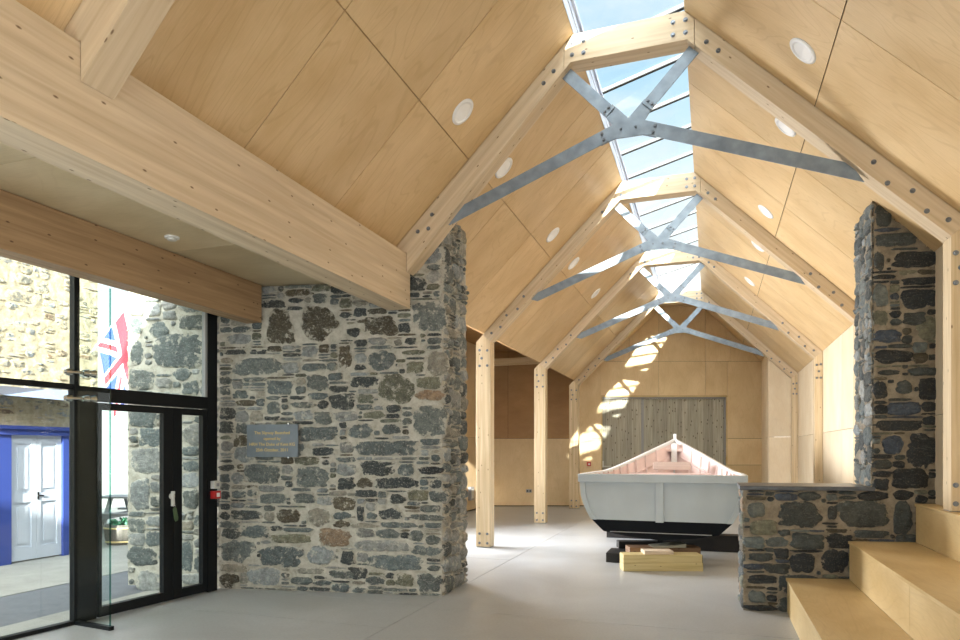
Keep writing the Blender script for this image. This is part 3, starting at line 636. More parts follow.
masonry(mb,(-2.70,6.53,0),uj,nj,.77,4.1,[],'gglldglt',12,big=.42,prot=.05,gap=.02,inside=lambda u,v:v<ceilz(abs(-2.70-CX))-.03,mnoise=.03)
masonry(mb,oL,(0.05,1,0),(-1,.05,0),.75,4.6,[],'ggldt',13,big=.4,prot=.035)
# body
def wallbody(mb,x0,x1,o,th,topf,n=12):
    xs=[x0+(x1-x0)*i/n for i in range(n+1)]
    fr=lambda X:(o.y+.177*(X-o.x)+.006)
    for a,b in zip(xs[:-1],xs[1:]):
        ta,tb=topf(a),topf(b)
        vs=[(a,fr(a),0),(b,fr(b),0),(b,fr(b)+th,0),(a,fr(a)+th,0),(a,fr(a),ta),(b,fr(b),tb),(b,fr(b)+th,tb),(a,fr(a)+th,ta)]
        mb.add(vs,[(0,1,5,4),(1,2,6,5),(2,3,7,6),(3,0,4,7),(4,5,6,7),(0,3,2,1)],0,(.5,.5,.5))
wallbody(mb,-6.32,-5.22,oL,.74,lambda X:4.6,3); wallbody(mb,-5.22,-3.40,oL,.74,lambda X:3.375,3); wallbody(mb,-3.40,-2.765,oL,.74,lambda X:ceilz(abs(X-CX))-.01,4)
structure(mb.build('wall_left',[M['mortarL'],M['stoneL']]),'grey rubble stone cross wall with pale lime mortar')
# right: low wall with pillar
oR=Vector((.30,6.918,0)); plR=((-.177,1,0),6.92-.177*.31)
SRr=[(875,205,891,227,'d','r'),(874,232,915,248,'d','r'),(873,251,885,271,'d','r'),(891,250,941,269,'k','r'),(873,274,895,280,'k','r'),(901,276,941,286,'k','r'),(901,288,941,309,'k','r'),(873,284,888,308,'g','r'),(873,310,888,326,'o','r'),(903,312,925,325,'d','r'),(916,316,941,340,'o','r'),(873,329,901,344,'n','r'),
(874,349,911,364,'k','r'),(877,369,900,376,'d','o'),(909,367,941,376,'d','r'),(872,381,887,400,'k','r'),(895,380,912,395,'d','o'),(919,378,941,400,'k','r'),(874,420,922,431,'k','r'),(905,433,941,467,'k','o'),(882,436,903,454,'n','r'),
(775,502,820,528,'d','r'),(838,502,888,527,'d','r'),(792,534,823,549,'d','r'),(827,534,853,548,'k','r'),(790,554,815,573,'k','r'),(822,550,848,573,'k','r'),(748,502,765,517,'g','r'),(750,520,777,535,'o','r'),(748,553,773,561,'d','r'),(748,575,777,584,'k','r'),(827,505,837,520,'d','r'),(893,502,912,533,'d','r'),(853,530,888,538,'d','r'),(748,590,766,603,'g','r')]
XP=1.44; uP=(XP-.30)/UW.x
def topR(u,v): 
    X=oR.x+u*UW.x
    return v<1.165 if u<uP else v<ceilz(X-CX)-.005
mb=MB(); W=(1.985-.30)/UW.x
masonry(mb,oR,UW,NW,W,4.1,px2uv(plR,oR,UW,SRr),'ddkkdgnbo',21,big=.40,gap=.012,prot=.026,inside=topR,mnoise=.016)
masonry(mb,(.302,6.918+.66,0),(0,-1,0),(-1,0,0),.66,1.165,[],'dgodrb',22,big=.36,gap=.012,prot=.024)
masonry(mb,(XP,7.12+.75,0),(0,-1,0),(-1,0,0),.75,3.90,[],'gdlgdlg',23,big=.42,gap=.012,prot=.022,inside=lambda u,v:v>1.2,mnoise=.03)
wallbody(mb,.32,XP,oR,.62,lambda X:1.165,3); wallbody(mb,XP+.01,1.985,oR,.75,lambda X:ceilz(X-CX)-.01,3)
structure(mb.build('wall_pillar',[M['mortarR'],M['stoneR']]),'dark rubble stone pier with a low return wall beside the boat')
mb=MB(); f=lambda X,d:(X,6.918+.177*(X-.30)+d,1.168)
mb.prism([f(.265,-.045),f(XP+.02,-.045),f(XP-.05,.0),f(XP-.05,.67),f(.265,.67)],(0,0,.04))
o=mb.build('coping_slab',M['slate'],bevel=.006); tag(o,'dark slate coping slab on top of the low stone wall','coping')
# ------------------------------------------------------------------ plywood seating steps
t=thing('seating_steps','three broad plywood seating steps against the dark stone wall','steps',(.69,3.5,0))
def yb(X): return 6.918+.177*(X-.30)-.02
st=[(.69,1.235,.0,.332),(1.235,1.80,.0,.695),(1.80,1.965,.0,1.055)]
for i,(x0,x1,z0,z1) in enumerate(st):
    for nm,P,ext in (('tread',[(x0-.012,.2,z1-.024),(x1 if i==2 else x1+.0,.2,z1-.024),(x1,yb(x1),z1-.024),(x0-.012,yb(x0)-.02,z1-.024)],(0,0,.024)),):
        mb=MB(); mb.prism([Vector(p)-Vector((.69,3.5,0)) for p in P],ext); mb.build('tread',M['ply_step'],t,grain=(0,1,0),bevel=.002)
    mb=MB(); zb=0 if i==0 else st[i-1][3]+.001
    ys=[.2,2.8,5.05,yb(x0)-.02] if i!=0 else [.2,3.6,yb(x0)-.02]
    for a,b in zip(ys[:-1],ys[1:]): mb.box(x0-.69,x0+.02-.69,a+.002-3.5,b-.002-3.5,zb,z1-.026)
    mb.build('riser',M['ply_step'],t,grain=(0,1,0))
# ================================================================== glazed entrance front
FA=Vector((-5.195,5.99,0)); FD=Vector((-.105,-1,0)).normalized(); FN=Vector((1,-.105,0)).normalized()
def fb(mb,s0,s1,n0,n1,z0,z1,mi=0):
    mb.obox(FA+FD*s0+FN*n0+Vector((0,0,z0)),FD*(s1-s0),FN*(n1-n0),Vector((0,0,z1-z0)),mi)
mb=MB()
for a in [(.0,.13,-.06,.03,.0,3.37),(.13,1.62,-.06,.03,2.0,2.13),(1.39,1.57,-.09,.0,.0,2.0),(1.57,1.62,-.04,.03,0,3.37),(1.62,6.0,-.035,.02,2.09,2.14),(1.62,6.0,-.04,.03,0,.035),(.13,6.0,-.05,.02,3.32,3.37),(3.9,3.95,-.03,.02,0,3.32)]: fb(mb,*a)
wf=structure(mb.build('window_2',M['black'],bevel=.003),'black framed glass entrance front on the left')
mb=MB(); fb(mb,.13,.16,-.03,.02,2.13,3.32); mb.build('glazing_bead',M['grey'],wf)
for (a,b,c,d) in [(.16,1.57,2.13,3.32),(1.62,3.9,2.14,3.32),(3.95,6.0,2.14,3.32),(1.62,3.9,.035,2.09),(3.95,6.0,.035,2.09)]:
    mb=MB(); fb(mb,a,b,-.012,0,c,d); mb.build('pane',M['glass'],wf)
def leaf(name,s0,s1,st0,st1,label):
    mb=MB(); fb(mb,s0,s0+st0,-.04,.025,.012,1.99); fb(mb,s1-st1,s1,-.04,.025,.012,1.99); fb(mb,s0+st0,s1-st1,-.04,.025,.012,.105); fb(mb,s0+st0,s1-st1,-.04,.025,1.925,1.99)
    d=structure(mb.build(name,M['black'],bevel=.003),label)
    mb=MB(); fb(mb,s0+st0,s1-st1,-.012,0,.105,1.925); mb.build('pane',M['glass'],d); return d
d2=leaf('door_2',.135,.575,.06,.11,'narrow black framed glass door leaf beside the stone wall')
d1=leaf('door_1',.58,1.385,.11,.03,'wide black framed glass entrance door leaf')
mb=MB(); P=lambda s,n,z: FA+FD*s+FN*n+Vector((0,0,z))
mb.cyl(P(.60,.025,1.08),P(.60,.045,1.08),.03); mb.cyl(P(.60,.045,1.12),P(.60,.05,.98),.017,.02); mb.cyl(P(.60,.05,1.13),P(.60,.05,1.10),.02); mb.build('door_handle',M['lgrey'],d1)
t=thing('key_tag','dark green key tag hanging from the glass door handle','tag',tuple(P(.60,.07,.98)))
mb=MB(); mb.ring((0,0,0),FN,.012,.016,.004,20); mb.build('key_ring',M['chrome'],t)
mb=MB(); mb.prism([FD*a+Vector((0,0,b)) for a,b in ((0,-.012),(.02,-.03),(.005,-.13),(-.012,-.16),(-.04,-.15),(-.045,-.12),(-.02,-.02))],FN*.006); mb.build('tag_body',M['green'],t)
# glass fin at the mullion
t=thing('glass_fin','upright clear glass fin standing square to the glazed front, in a black floor channel','glass panel',tuple(P(1.60,.03,0)))
inv=P(1.60,.03,0)
def fin(mb,s0,s1,n0,n1,z0,z1,mi=0): mb.obox(P(s0,n0,z0)-inv,FD*(s1-s0),FN*(n1-n0),Vector((0,0,z1-z0)),mi)
mb=MB(); fin(mb,1.594,1.606,.035,.475,.03,2.945); mb.build('glass_sheet',M['finglass'],t)
mb=MB(); fin(mb,1.593,1.607,.475,.481,.03,2.945); mb.build('polished_edge',M['glassedge'],t)
mb=MB(); fin(mb,1.58,1.62,.035,.50,0.001,.035); mb.build('floor_channel',M['black'],t)
for z in (2.24,2.01):
    mb=MB(); mb.cyl(P(1.72,.04,z)-inv,P(1.48,.12,z)-inv,.016)
    for q in (P(1.69,.045,z),P(1.51,.11,z),P(1.56,.09,z)): mb.cyl(q-inv-FD*.025,q-inv+FD*.025,.036,.024)
    mb.build('clamp',M['chrome'],t)
# exit button, break glass unit, plaque on the stone
t=thing('exit_button','small grey exit button box at the edge of the door frame','button')
mb=MB(); a=P(.015,.03,1.13); mb.obox(a,FD*.085,FN*.06,(0,0,.085)); mb.build('housing',M['lgrey'],t,bevel=.005); mb=MB(); mb.obox(a+FD*.02+FN*.058+Vector((0,0,.025)),FD*.035,FN*.008,(0,0,.035)); mb.build('push_pad',M['grey'],t)
t=thing('emergency_release','small red emergency release box right below the grey exit button','call point')
mb=MB(); a=P(.01,.03,1.02); mb.obox(a,FD*.09,FN*.065,(0,0,.085)); mb.build('housing',M['red'],t,bevel=.005); mb=MB(); mb.obox(a+FD*.02+FN*.062+Vector((0,0,.02)),FD*.04,FN*.008,(0,0,.045)); mb.build('glass_plate',M['white'],t)
pa=hit(247.5,457,*plL); pb=hit(298,424.5,*plL); ctr=(pa+pb)/2+NW*.055+UW*.028
t=thing('wall_plaque','blue grey slate opening plaque with gold lettering on the stone wall','plaque',tuple(ctr),math.atan2(.177,1))
wd=(Vector((pb.x,pb.y,0))-Vector((pa.x,pa.y,0))).length; ht=pb.z-pa.z
mb=MB(); mb.box(-wd/2,wd/2,-.012,.012,-ht/2,ht/2); mb.build('slate_plate',M['plaque'],t,bevel=.003)
for i,s in enumerate(['The Slipway Boatshed','opened by','HRH The Duke of Kent KG','25th October, 2011']):
    text('lettering',s,.047,M['gold'],t,(0,-.014,ht*(.24-.175*i)),(PI/2,0,0),ext=.0008)
mb=MB()
for x in (-.19,.19):
    for z in (-1,1): mb.cyl((x,-.018,z*(ht/2+.006)),(x,.05,z*(ht/2+.006)),.009)
mb.build('fixing_pin',M['chrome'],t)
# ================================================================== yard outside
GZ=-.05
mb=MB(); mb.box(-40,-7.33,-12,60,-.3,GZ); mb.box(-6.07,-5.5,-12,5.4,-.3,GZ); mb.box(-6.07,-5.75,5.4,60,-.3,GZ); structure(mb.build('ground',[M['yard']]),'pale concrete yard outside')
mb=MB(); mb.box(-7.33,-6.07,-12,60,-.3,GZ-.006); structure(mb.build('ground',[M['asphalt']]),'dark asphalt strip across the yard')
BX=-9.32
mb=MB()
def noDoor(u,v):
    y=8.06-u
    return not (6.40<y<7.60 and v<1.95)
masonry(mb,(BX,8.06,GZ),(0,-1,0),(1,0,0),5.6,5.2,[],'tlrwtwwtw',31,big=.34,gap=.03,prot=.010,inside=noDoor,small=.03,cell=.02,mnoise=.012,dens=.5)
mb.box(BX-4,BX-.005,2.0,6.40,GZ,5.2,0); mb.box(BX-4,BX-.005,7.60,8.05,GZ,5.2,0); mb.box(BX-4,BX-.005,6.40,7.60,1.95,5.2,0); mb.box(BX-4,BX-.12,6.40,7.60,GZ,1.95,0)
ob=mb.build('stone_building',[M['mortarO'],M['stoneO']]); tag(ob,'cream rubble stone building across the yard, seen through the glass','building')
t=thing('double_door','white panelled double door in a bright blue surround across the yard','door',(BX,7.04,GZ))
mb=MB(); x0=BX+.0
def dbx(mb,y0,y1,z0,z1,x0,x1,mi=0): mb.box(x0,x1,y0-7.04,y1-7.04,z0,z1,mi)
for j,(a,b) in enumerate(((6.645,7.038),(7.042,7.435))):
    mb=MB(); dbx(mb,a,b,0.02,1.82,-.06,-.03); lf=mb.build('door_leaf',M['doorwhite'],t)
    mb=MB()
    for (p,q,r,s_) in ((a,a+.07,.02,1.82),(b-.07,b,.02,1.82),(a+.071,b-.071,.02,.20),(a+.071,b-.071,1.70,1.82),(a+.071,b-.071,.85,.98)): dbx(mb,p,q,r,s_,-.03,-.012)
    for (r,s_) in ((.26,.79),(1.04,1.64)): dbx(mb,a+.12,b-.12,r,s_,-.03,-.018)
    mb.build('panel_moulding',M['doorwhite'],lf)
mb=MB(); dbx(mb,7.05,7.075,.88,.99,-.012,-.002); dbx(mb,7.055,7.14,.93,.945,-.004,.012); mb.build('lever_handle',M['chrome'],t)
mb=MB(); dbx(mb,7.435,7.53,0,1.86,-.06,.03); dbx(mb,6.42,6.645,0,1.86,-.06,.03); dbx(mb,6.38,7.58,1.82,1.93,-.06,.06); dbx(mb,6.36,7.60,1.90,1.95,-.02,.10); mb.build('door_surround',M['blue'],t)
t=thing('porch_hood','low lead grey porch hood with pale blue edge above the blue door','canopy',(BX,6.6,2.3))
mb=MB(); mb.prism([(0,-1.4,.02),(.38,-1.4,-.01),(.38,.86,.0),(0,.86,.03)],(0,0,.12)); mb.build('hood_roof',M['lead'],t)
mb=MB(); mb.prism([(.385,-.3,-.01),(.385,.9,-.02),(.385,.9,.13),(.385,.3,.12)],(.02,0,0)); 
mb.build('fascia',M['hood'],t)
# planter barrel
t=thing('barrel_planter','half barrel planter with green leaves in the yard','planter',(-9.55,8.75,GZ))
mb=MB(); n=24; prof=[(.24,0),(.275,.12),(.285,.24),(.275,.34),(.255,.34),(.25,.29)]; vs=[];fs=[]
for r,z in prof: vs+=[(r*math.cos(2*PI*i/n),r*math.sin(2*PI*i/n),z) for i in range(n)]
for j in range(len(prof)-1):
    for i in range(n): fs.append((j*n+i,j*n+(i+1)%n,(j+1)*n+(i+1)%n,(j+1)*n+i))
mb.add(vs,fs,0,None,True); mb.cyl((0,0,.0),(0,0,.28),.235,.25); mb.build('tub',M['barrel'],t,grain=(0,0,1))
mb=MB()
for z in (.04,.27): mb.ring((0,0,z),(0,0,1),.262 if z<.1 else .284,.272 if z<.1 else .294,.03)
mb.build('hoop',M['yellowwood'],t)
mb=MB(); rd=random.Random(5)
for i in range(120):
    a=rd.uniform(0,2*PI); r=rd.uniform(0,.2); p=Vector((r*math.cos(a),r*math.sin(a),.28+rd.uniform(0,.12))); d=Vector((rd.uniform(-1,1),rd.uniform(-1,1),rd.uniform(.1,1))).normalized()*.07; e=d.orthogonal().normalized()*.022
    mb.add([p,p+d*.5+e,p+d,p+d*.5-e],[(0,1,2,3)])
mb.build('foliage',M['leaf'],t)
def picnic(loc,rz,label):
    t=thing('picnic_table',label,'picnic table',loc,rz,'picnic tables in the yard')
    mb=MB()
    for i in range(5): mb.box(-.9,.9,-.36+.146*i,-.36+.146*i+.135,.70,.735)
    mb.build('table_top',M['tablewood'],t)
    for s in (-1,1):
        mb=MB(); 
        for q in range(2): mb.box(-.9,.9,s*.62+.12*q-.12,s*.62+.12*q-.01,.42,.455)
        mb.build('bench',M['tablewood'],t)
        for e in (-.65,.65):
            mb=MB(); mb.prism([(e,s*.68,0),(e,s*.59,0),(e,s*.22,.70),(e,s*.31,.70)],(.05,0,0)); mb.build('leg',M['tablewood'],t)
    mb=MB()
    for e in (-.6,.6): mb.box(e,e+.04,-.74,.74,.33,.42)
    mb.build('cross_rail',M['tablewood'],t)
picnic((-10.15,9.95,GZ),.35,'nearer weathered picnic table just behind the half barrel planter')
picnic((-12.4,14.2,GZ),.15,'farther picnic table in the bright yard behind the nearer one')
t=thing('storage_bin','pale grey bin beside the picnic tables in the yard','bin',(-11.35,12.9,GZ))
mb=MB(); mb.box(-.4,.4,-.4,.4,0,.85); mb.build('bin_body',M['lgrey'],t,bevel=.03); mb=MB(); mb.box(-.42,.42,-.42,.42,.851,.92); mb.build('bin_lid',M['white'],t,bevel=.02)
t=thing('harbour_house','pale rendered house far across the yard behind the tables','building',(-30,38,GZ),.6)
mb=MB(); mb.box(-6,6,0,6,0,3.2); mb.build('wall',M['render'],t)
mb=MB(); mb.prism([(-6.3,-.3,3.2),(-6.3,6.3,3.2),(-6.3,3,5.6)],(12.6,0,0)); mb.build('roof',M['lead'],t)
for x in (-4,-1,2.4): 
    mb=MB(); mb.box(x,x+1.1,-.03,0,1,2.3); mb.build('window',M['slate'],t)
# unseen block added behind the viewer to shade the yard from the low sun
t=thing('sun_blocker','unseen rendered block added behind the viewer to shade the low sun','building',(-6,-9,GZ))
mb=MB(); mb.box(-16,17,-7,0,0,6.4); mb.build('wall',M['render'],t); 
# flag hanging on a leaning staff beside the stone pier
t=thing('union_flag','red white and blue union flag hanging on a staff, half hidden by the stone pier','flag')
def camray(px,py,tt):
    u=(px-480)/FPX; return Vector((ca_*u-sa_,sa_*u+ca_,(YH-py)/FPX))*tt+Vector((0,0,1.55))
TT=9.6; A0=camray(98,344,TT); B0=camray(141,288,TT); 
e1=(B0-A0); L1=e1.length; e1n=e1.normalized(); vd=camray(110,340,1)-Vector((0,0,1.55)); vd.normalize()
e2n=e1n.cross(vd).normalized(); 
if e2n.z>0: e2n=-e2n
e2f=camray(113,418,TT)-A0
vs=[];fs=[];uvs=[]; nu,nv=24,36
for j in range(nv+1):
    for i in range(nu+1):
        a=i/nu; b=j/nv
        p=A0+e1*a+e2f*b+vd*(.07*math.sin(a*9+b*3)*b+.06*math.sin(b*11+a*2)*b)+e1n*(.03*math.sin(b*8)*b)
        vs.append(p); uvs.append((b*2,a))
for j in range(nv):
    for i in range(nu): k=j*(nu+1)+i; fs.append((k,k+1,k+nu+2,k+nu+1))
me=bpy.data.meshes.new('cloth'); me.from_pydata(vs,[],fs); uvl=me.uv_layers.new(name='UVMap')
for lp in me.loops: uvl.data[lp.index].uv=uvs[lp.vertex_index]
me.materials.append(M['flag']); 
for p in me.polygons: p.use_smooth=True
o=bpy.data.objects.new('cloth',me); COL.objects.link(o); o.parent=t
sd=o.modifiers.new('thick','SOLIDIFY'); sd.thickness=.003
mb=MB(); mb.cyl(A0-e1n*.12,B0+e1n*.3,.013); mb.build('staff',M['white'],t)
q=B0+e1n*.3; mb=MB(); mb.cyl((q.x,q.y,GZ),(q.x,q.y,q.z+.3),.035); mb.build('pole',M['lgrey'],t)
# ================================================================== the boat
BC=-.645; BY=9.2; BL=4.0
bt=thing('rowing_boat','pale grey wooden boat with black bottom and pink interior, stern towards the viewer','boat',(BC,BY,0))
prof=[(1.0,0),(1.0,.06),(.995,.16),(.985,.28),(.955,.40),(.91,.52),(.85,.635),(.80,.69),(.70,.80),(.42,.86),(.05,.90)]  # half width factor, fraction of depth
def wid(s): return 1.075*max(0,1-s**3.2)
def shz(s): return 1.20+.545*(max(0,(s-.4)/.6))**1.95
def kez(s): return .345+.35*max(0,(s-.7)/.3)**2
def station(s,inset=0,rake=True):
    pts=[]
    w=max(.02,wid(s)-inset); zt,zk=shz(s),kez(s)+inset
    D=1.20-.31
    for f,d in prof:
        fe=f**(1+1.5*s*s) if f<1 else 1
        fl=1-.10*d*s
        z=zt-(zt-zk)*(d/.90)
        yy=BL*s - (.35*(d/.9)*s*s if rake else 0)
        pts.append((w*fe*fl,yy,z))
    return pts
def shell(inset,rows,s0=0,s1=1,n=26,off=0):
    vs=[];fs=[];m=len(rows)
    for i in range(n+1):
        s=s0+(s1-s0)*(1-(1-i/n)**1.3)
        st=station(s,inset); 
        vs+=[st[r] for r in rows]
    for i in range(n):
        for j in range(m-1): fs.append((i*m+j,(i+1)*m+j,(i+1)*m+j+1,i*m+j+1))
    return vs,fs
def both(mb,vs,fs,mi=0):
    mb.add(vs,fs,mi,None,True); mb.add([(-x,y,z) for x,y,z in vs],[f[::-1] for f in fs],mi,None,True)
mb=MB(); vs,fs=shell(0,range(0,7)); both(mb,vs,fs); h=mb.build('topsides',M['hull'],bt,grain=(0,1,0))
mb=MB(); vs,fs=shell(0,range(6,11)); both(mb,vs,fs); mb.build('bottom',M['hullblack'],bt)
mb=MB(); vs,fs=shell(.035,range(0,11),0.012,.99); both(mb,vs,fs); mb.build('inner_planking',M['pink'],bt)
# transom
S=station(0); up=S[:7]; lo=S[6:]
mb=MB(); P=[(x,0,z) for x,y,z in up]+[(-x,0,z) for x,y,z in up[::-1]]; mb.prism(P,(0,.04,0)); tr=mb.build('transom',M['hull'],bt,grain=(1,0,0))
mb=MB(); P=[(x,-.001,z) for x,y,z in lo]+[(-x,-.001,z) for x,y,z in lo[::-1]]; mb.prism(P,(0,.04,0)); mb.build('transom_bottom',M['hullblack'],tr)
mb=MB(); mb.box(-1.095,1.095,-.060,.05,1.115,1.225); mb.build('transom_cap',M['hull'],tr,bevel=.008)
mb=MB(); mb.box(-.052,.052,-.050,-.001,.585,1.115); mb.build('transom_post',M['hull'],tr,bevel=.004)
for s in (-1,1):
    mb=MB()
    P=[(s*x,-.045,z) for x,y,z in up[1:]]+[(s*(x-.07),-.045,z) for x,y,z in up[1:][::-1]]; mb.prism(P,(0,.045,0)); mb.build('edge_moulding',M['hull'],tr)
mb=MB(); mb.box(-.66,.66,-.012,0,.432,.442); mb.build('edge_highlight',M['grey'],tr)  # thin grey strip standing for the highlight on the transom's bottom edge
# gunwales: outer rubbing strake and cap
mb=MB(); n=40; vs=[];fs=[]
for i in range(n+1):
    s=i/n; s=.01+.99*s; w=wid(s); z=shz(s); y=BL*s
    w=max(w,.012)
    sec=[(w-.04,y,z+.022),(w+.028,y,z+.022),(w+.028,y,z-.04),(w+.002,y,z-.05),(w-.04,y,z-.02)]
    vs+=sec
for i in range(n):
    for j in range(5): fs.append((i*5+j,(i+1)*5+j,(i+1)*5+(j+1)%5,i*5+(j+1)%5))
fs+=[(0,1,2,3,4)]
both(mb,vs,fs); mb.build('gunwale',M['gun'],bt)
# ribs
for k in range(11):
    s=.16+.072*k
    for sd_ in (-1,1):
        mb=MB(); vs=[];fs=[]
        for q in range(9):
            a=station(s,.037)[q]; b=station(s,.065)[q]
            for (x,y,z) in (a,b):
                for dy in (-.016,.016): vs.append((sd_*x,y+dy,z))
        for q in range(8):
            o_=q*4
            for (i,j) in ((0,1),(1,3),(3,2),(2,0)): fs.append((o_+i,o_+j,o_+4+j,o_+4+i))
        fs+=[(0,1,3,2),(32,33,35,34)]
        mb.add(vs,fs); mb.build('rib',M['pink'],bt)
# inner stringer, thwarts, stem, breasthook
mb=MB(); vs=[];fs=[];n=30
for i in range(n+1):
    s=.05+.90*i/n; w=wid(s)-.07; z=shz(s)-.20
    w=max(.02,w)
    vs+=[(w-.03,BL*s,z),(w+.012,BL*s,z),(w+.012,BL*s,z-.035),(w-.03,BL*s,z-.035)]
for i in range(n):
    for j in range(4): fs.append((i*4+j,(i+1)*4+j,(i+1)*4+(j+1)%4,i*4+(j+1)%4))
both(mb,vs,fs); mb.build('stringer',M['pink'],bt)
def thwart(y,hw,z,m,d=.24):
    mb=MB(); mb.box(-hw,hw,y,y+d,z-.035,z); mb.build('thwart',m,bt,bevel=.006)
thwart(.75,1.0,1.02,M['seat']); thwart(1.75,.96,1.04,M['seat']); thwart(2.0,.62,1.175,M['pink'],.12)
mb=MB(); mb.box(-.28,.32,2.5,2.75,1.285,1.35); mb.box(-.28,.32,2.48,2.5,1.22,1.30); mb.build('bow_seat',M['seat'],bt,bevel=.006)
mb=MB(); P=[(wid(s)-.03,BL*s,shz(s)-.10) for s in (.93,.97,.995)]; P+= [(-x,y,z) for x,y,z in P[::-1]]; mb.prism(P,(0,0,.05)); mb.build('breasthook',M['pink'],bt)
mb=MB(); mb.box(-.05,.05,3.70,3.78,1.26,1.68); mb.build('samson_post',M['gun'],bt,bevel=.004)
mb=MB(); P=[(-.028,4.0,1.865),(-.028,4.06,1.865),(-.028,4.05,1.70),(-.028,3.74,.60),(-.028,3.62,.60),(-.028,3.95,1.6)]; mb.prism(P,(.056,0,0)); mb.build('stem_post',M['gun'],bt,bevel=.004)
mb=MB(); P=[(-.03,.0,.42),(-.03,3.7,.62),(-.03,3.5,.44),(-.03,.5,.305),(-.03,.02,.305)]; mb.prism(P,(.06,0,0)); mb.build('keel',M['hullblack'],bt)
mb=MB(); mb.box(-.85,.85,.3,3.0,.55,.565); mb.build('floor_boards',M['pink'],bt)
# blocks and bearers under the boat
def blk(name,x,y,z0,lx,ly,h,rz,m,label,cat='timber block',grp='timbers under the boat',grain=(1,0,0)):
    mb=MB(); mb.box(-lx/2,lx/2,-ly/2,ly/2,0,h); o=mb.build(name,m,grain=grain,bevel=.004); o.location=(x,y,z0); o.rotation_euler=(0,0,rz); tag(o,label,cat,grp); return o
blk('timber_block',-.61,8.90,.001,1.02,.24,.105,A,M['yellowwood'],'lower of the two pale yellow timbers stacked in front of the boat')
blk('timber_block',-.615,8.905,.107,1.01,.235,.105,A-.012,M['yellowwood'],'upper of the two pale yellow timbers stacked in front of the boat')
blk('timber_offcut',-.66,8.90,.213,.37,.22,.045,A,M['paleplank'],'short pale offcut lying on the yellow timbers','offcut')
blk('timber_offcut',-.62,9.35,.145,.95,.28,.10,A,M['oldwood'],'brown timber behind the pale offcut, under the stern','offcut')
mb=MB(); mb.box(-.5,.5,-.15,.15,0,.144); o=mb.build('timber_block',M['blackwood'],bevel=.004); o.location=(-.62,9.36,.0); o.rotation_euler=(0,0,A); tag(o,'dark block carrying the brown timber under the stern','timber block','timbers under the boat')
mb=MB(); mb.prism([(-.22,-.14,0),(.22,-.14,0),(.22,-.14,.055),(-.22,-.14,.01)],(0,.28,0)); o=mb.build('timber_wedge',M['greywood'],bevel=.003); o.location=(-.56,9.34,.246); o.rotation_euler=(0,0,A); tag(o,'weathered grey green wedge right under the stern','wedge','timbers under the boat')
blk('bearer',-1.26,9.5,.001,.22,.5,.13,-.0,M['blackwood'],'dark tarred bearer on the floor, left of the yellow timbers','timber','timbers under the boat')
blk('bearer',-.95,9.9,.133,.7,.18,.10,A,M['blackwood'],'dark round edged bearer lying across the left one under the hull','timber','timbers under the boat')
blk('bearer',.12,10.9,.001,1.9,.26,.25,0,M['blackwood'],'long dark bearer behind the yellow timbers, reaching right of the keel','timber','timbers under the boat')
blk('bearer',-.9,12.0,.001,1.7,.22,.25,0,M['blackwood'],'far dark bearer under the bow end of the boat','timber','timbers under the boat')
# ================================================================== light
sun=bpy.data.lights.new('sun','SUN'); sun.energy=18.0; sun.angle=math.radians(.6); sun.color=(1,.95,.86)
so=bpy.data.objects.new('sun',sun); COL.objects.link(so); so.rotation_euler=Vector((-.60,2.80,-1)).to_track_quat('-Z','Y').to_euler()
def area(name,loc,tgt,sx,sy,e,col):
    l=bpy.data.lights.new(name,'AREA'); l.shape='RECTANGLE'; l.size=sx; l.size_y=sy; l.energy=e; l.color=col
    o=bpy.data.objects.new(name,l); COL.objects.link(o); o.location=loc; o.rotation_euler=(Vector(tgt)-Vector(loc)).to_track_quat('-Z','Y').to_euler(); l.spread=2.5 if 'aisle' not in name else 2.0; return o
area('fill_back',(-1.0,-4.6,1.7),(-1.0,8,1.2),4.2,2.6,85,(.93,.97,1))  # fill lamp added at the unseen back opening to brighten the near interior
area('daylight_aisle_window',(-5.75,10.5,1.9),(0,10.5,1.6),2.4,1.8,420,(.97,.98,1))  # added lamp strengthening the aisle window's light for the far end
area('fill_side',(1.93,.2,1.7),(-5,3.6,1.9),2.2,2.0,130,(.95,.97,1))  # added fill lamp inside the right wall, which has no window
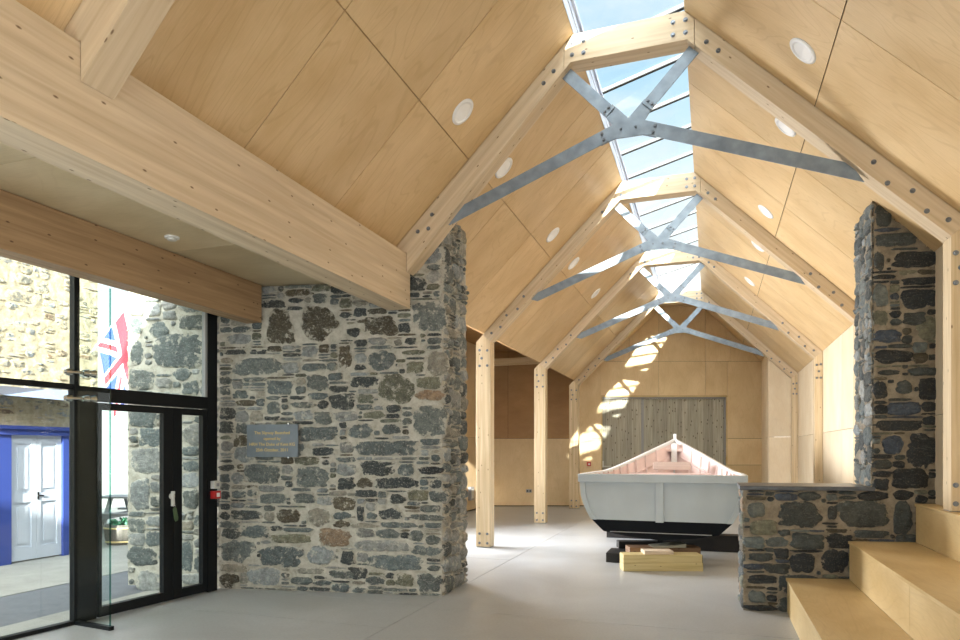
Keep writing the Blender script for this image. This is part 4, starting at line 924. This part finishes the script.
area('fill_entrance',(-5.1,1.5,1.7),(0,3.2,1.9),2.6,2.6,30,(.93,.97,1))  # added fill lamp just inside the glass front, on top of the daylight
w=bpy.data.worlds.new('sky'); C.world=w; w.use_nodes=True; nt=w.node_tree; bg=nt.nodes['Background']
tc=N(nt,'ShaderNodeTexCoord'); sp=N(nt,'ShaderNodeSeparateXYZ'); L(nt,tc,'Generated',sp,0)
r=ramp(nt,[(.0,(1.7,1.7,1.65)),(.16,(1.3,1.35,1.4)),(.5,(.50,.76,.95)),(1,(.33,.60,.88))]); L(nt,sp,'Z',r,'Fac')
n=N(nt,'ShaderNodeTexNoise',_Scale=2.3,_Detail=7.0,_Roughness=.6); mp=mapv(nt,tc,'Generated',(1,1,2.2)); L(nt,mp,0,n,'Vector')
rc=ramp(nt,[(.5,(0,0,0)),(.72,(1,1,1))]); L(nt,n,'Fac',rc,'Fac')
mx=mixc(nt,rc,'Color',r,'Color',(1,1,1))
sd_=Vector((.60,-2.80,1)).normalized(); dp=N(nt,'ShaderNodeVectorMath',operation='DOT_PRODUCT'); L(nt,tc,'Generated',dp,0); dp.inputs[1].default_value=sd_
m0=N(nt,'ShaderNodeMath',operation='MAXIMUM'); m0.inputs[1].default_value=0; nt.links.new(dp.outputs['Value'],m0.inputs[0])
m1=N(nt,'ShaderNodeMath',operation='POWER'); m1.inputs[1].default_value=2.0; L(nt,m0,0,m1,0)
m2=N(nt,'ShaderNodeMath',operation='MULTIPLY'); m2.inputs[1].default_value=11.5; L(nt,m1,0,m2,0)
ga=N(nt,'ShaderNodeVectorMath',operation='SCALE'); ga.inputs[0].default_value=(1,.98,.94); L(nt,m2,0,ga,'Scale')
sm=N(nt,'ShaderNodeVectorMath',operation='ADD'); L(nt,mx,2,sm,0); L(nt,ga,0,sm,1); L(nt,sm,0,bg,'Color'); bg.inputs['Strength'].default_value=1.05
v=C.view_settings; v.view_transform='Standard'; v.look='None'; v.gamma=1; v.use_curve_mapping=False; v.exposure=0.1
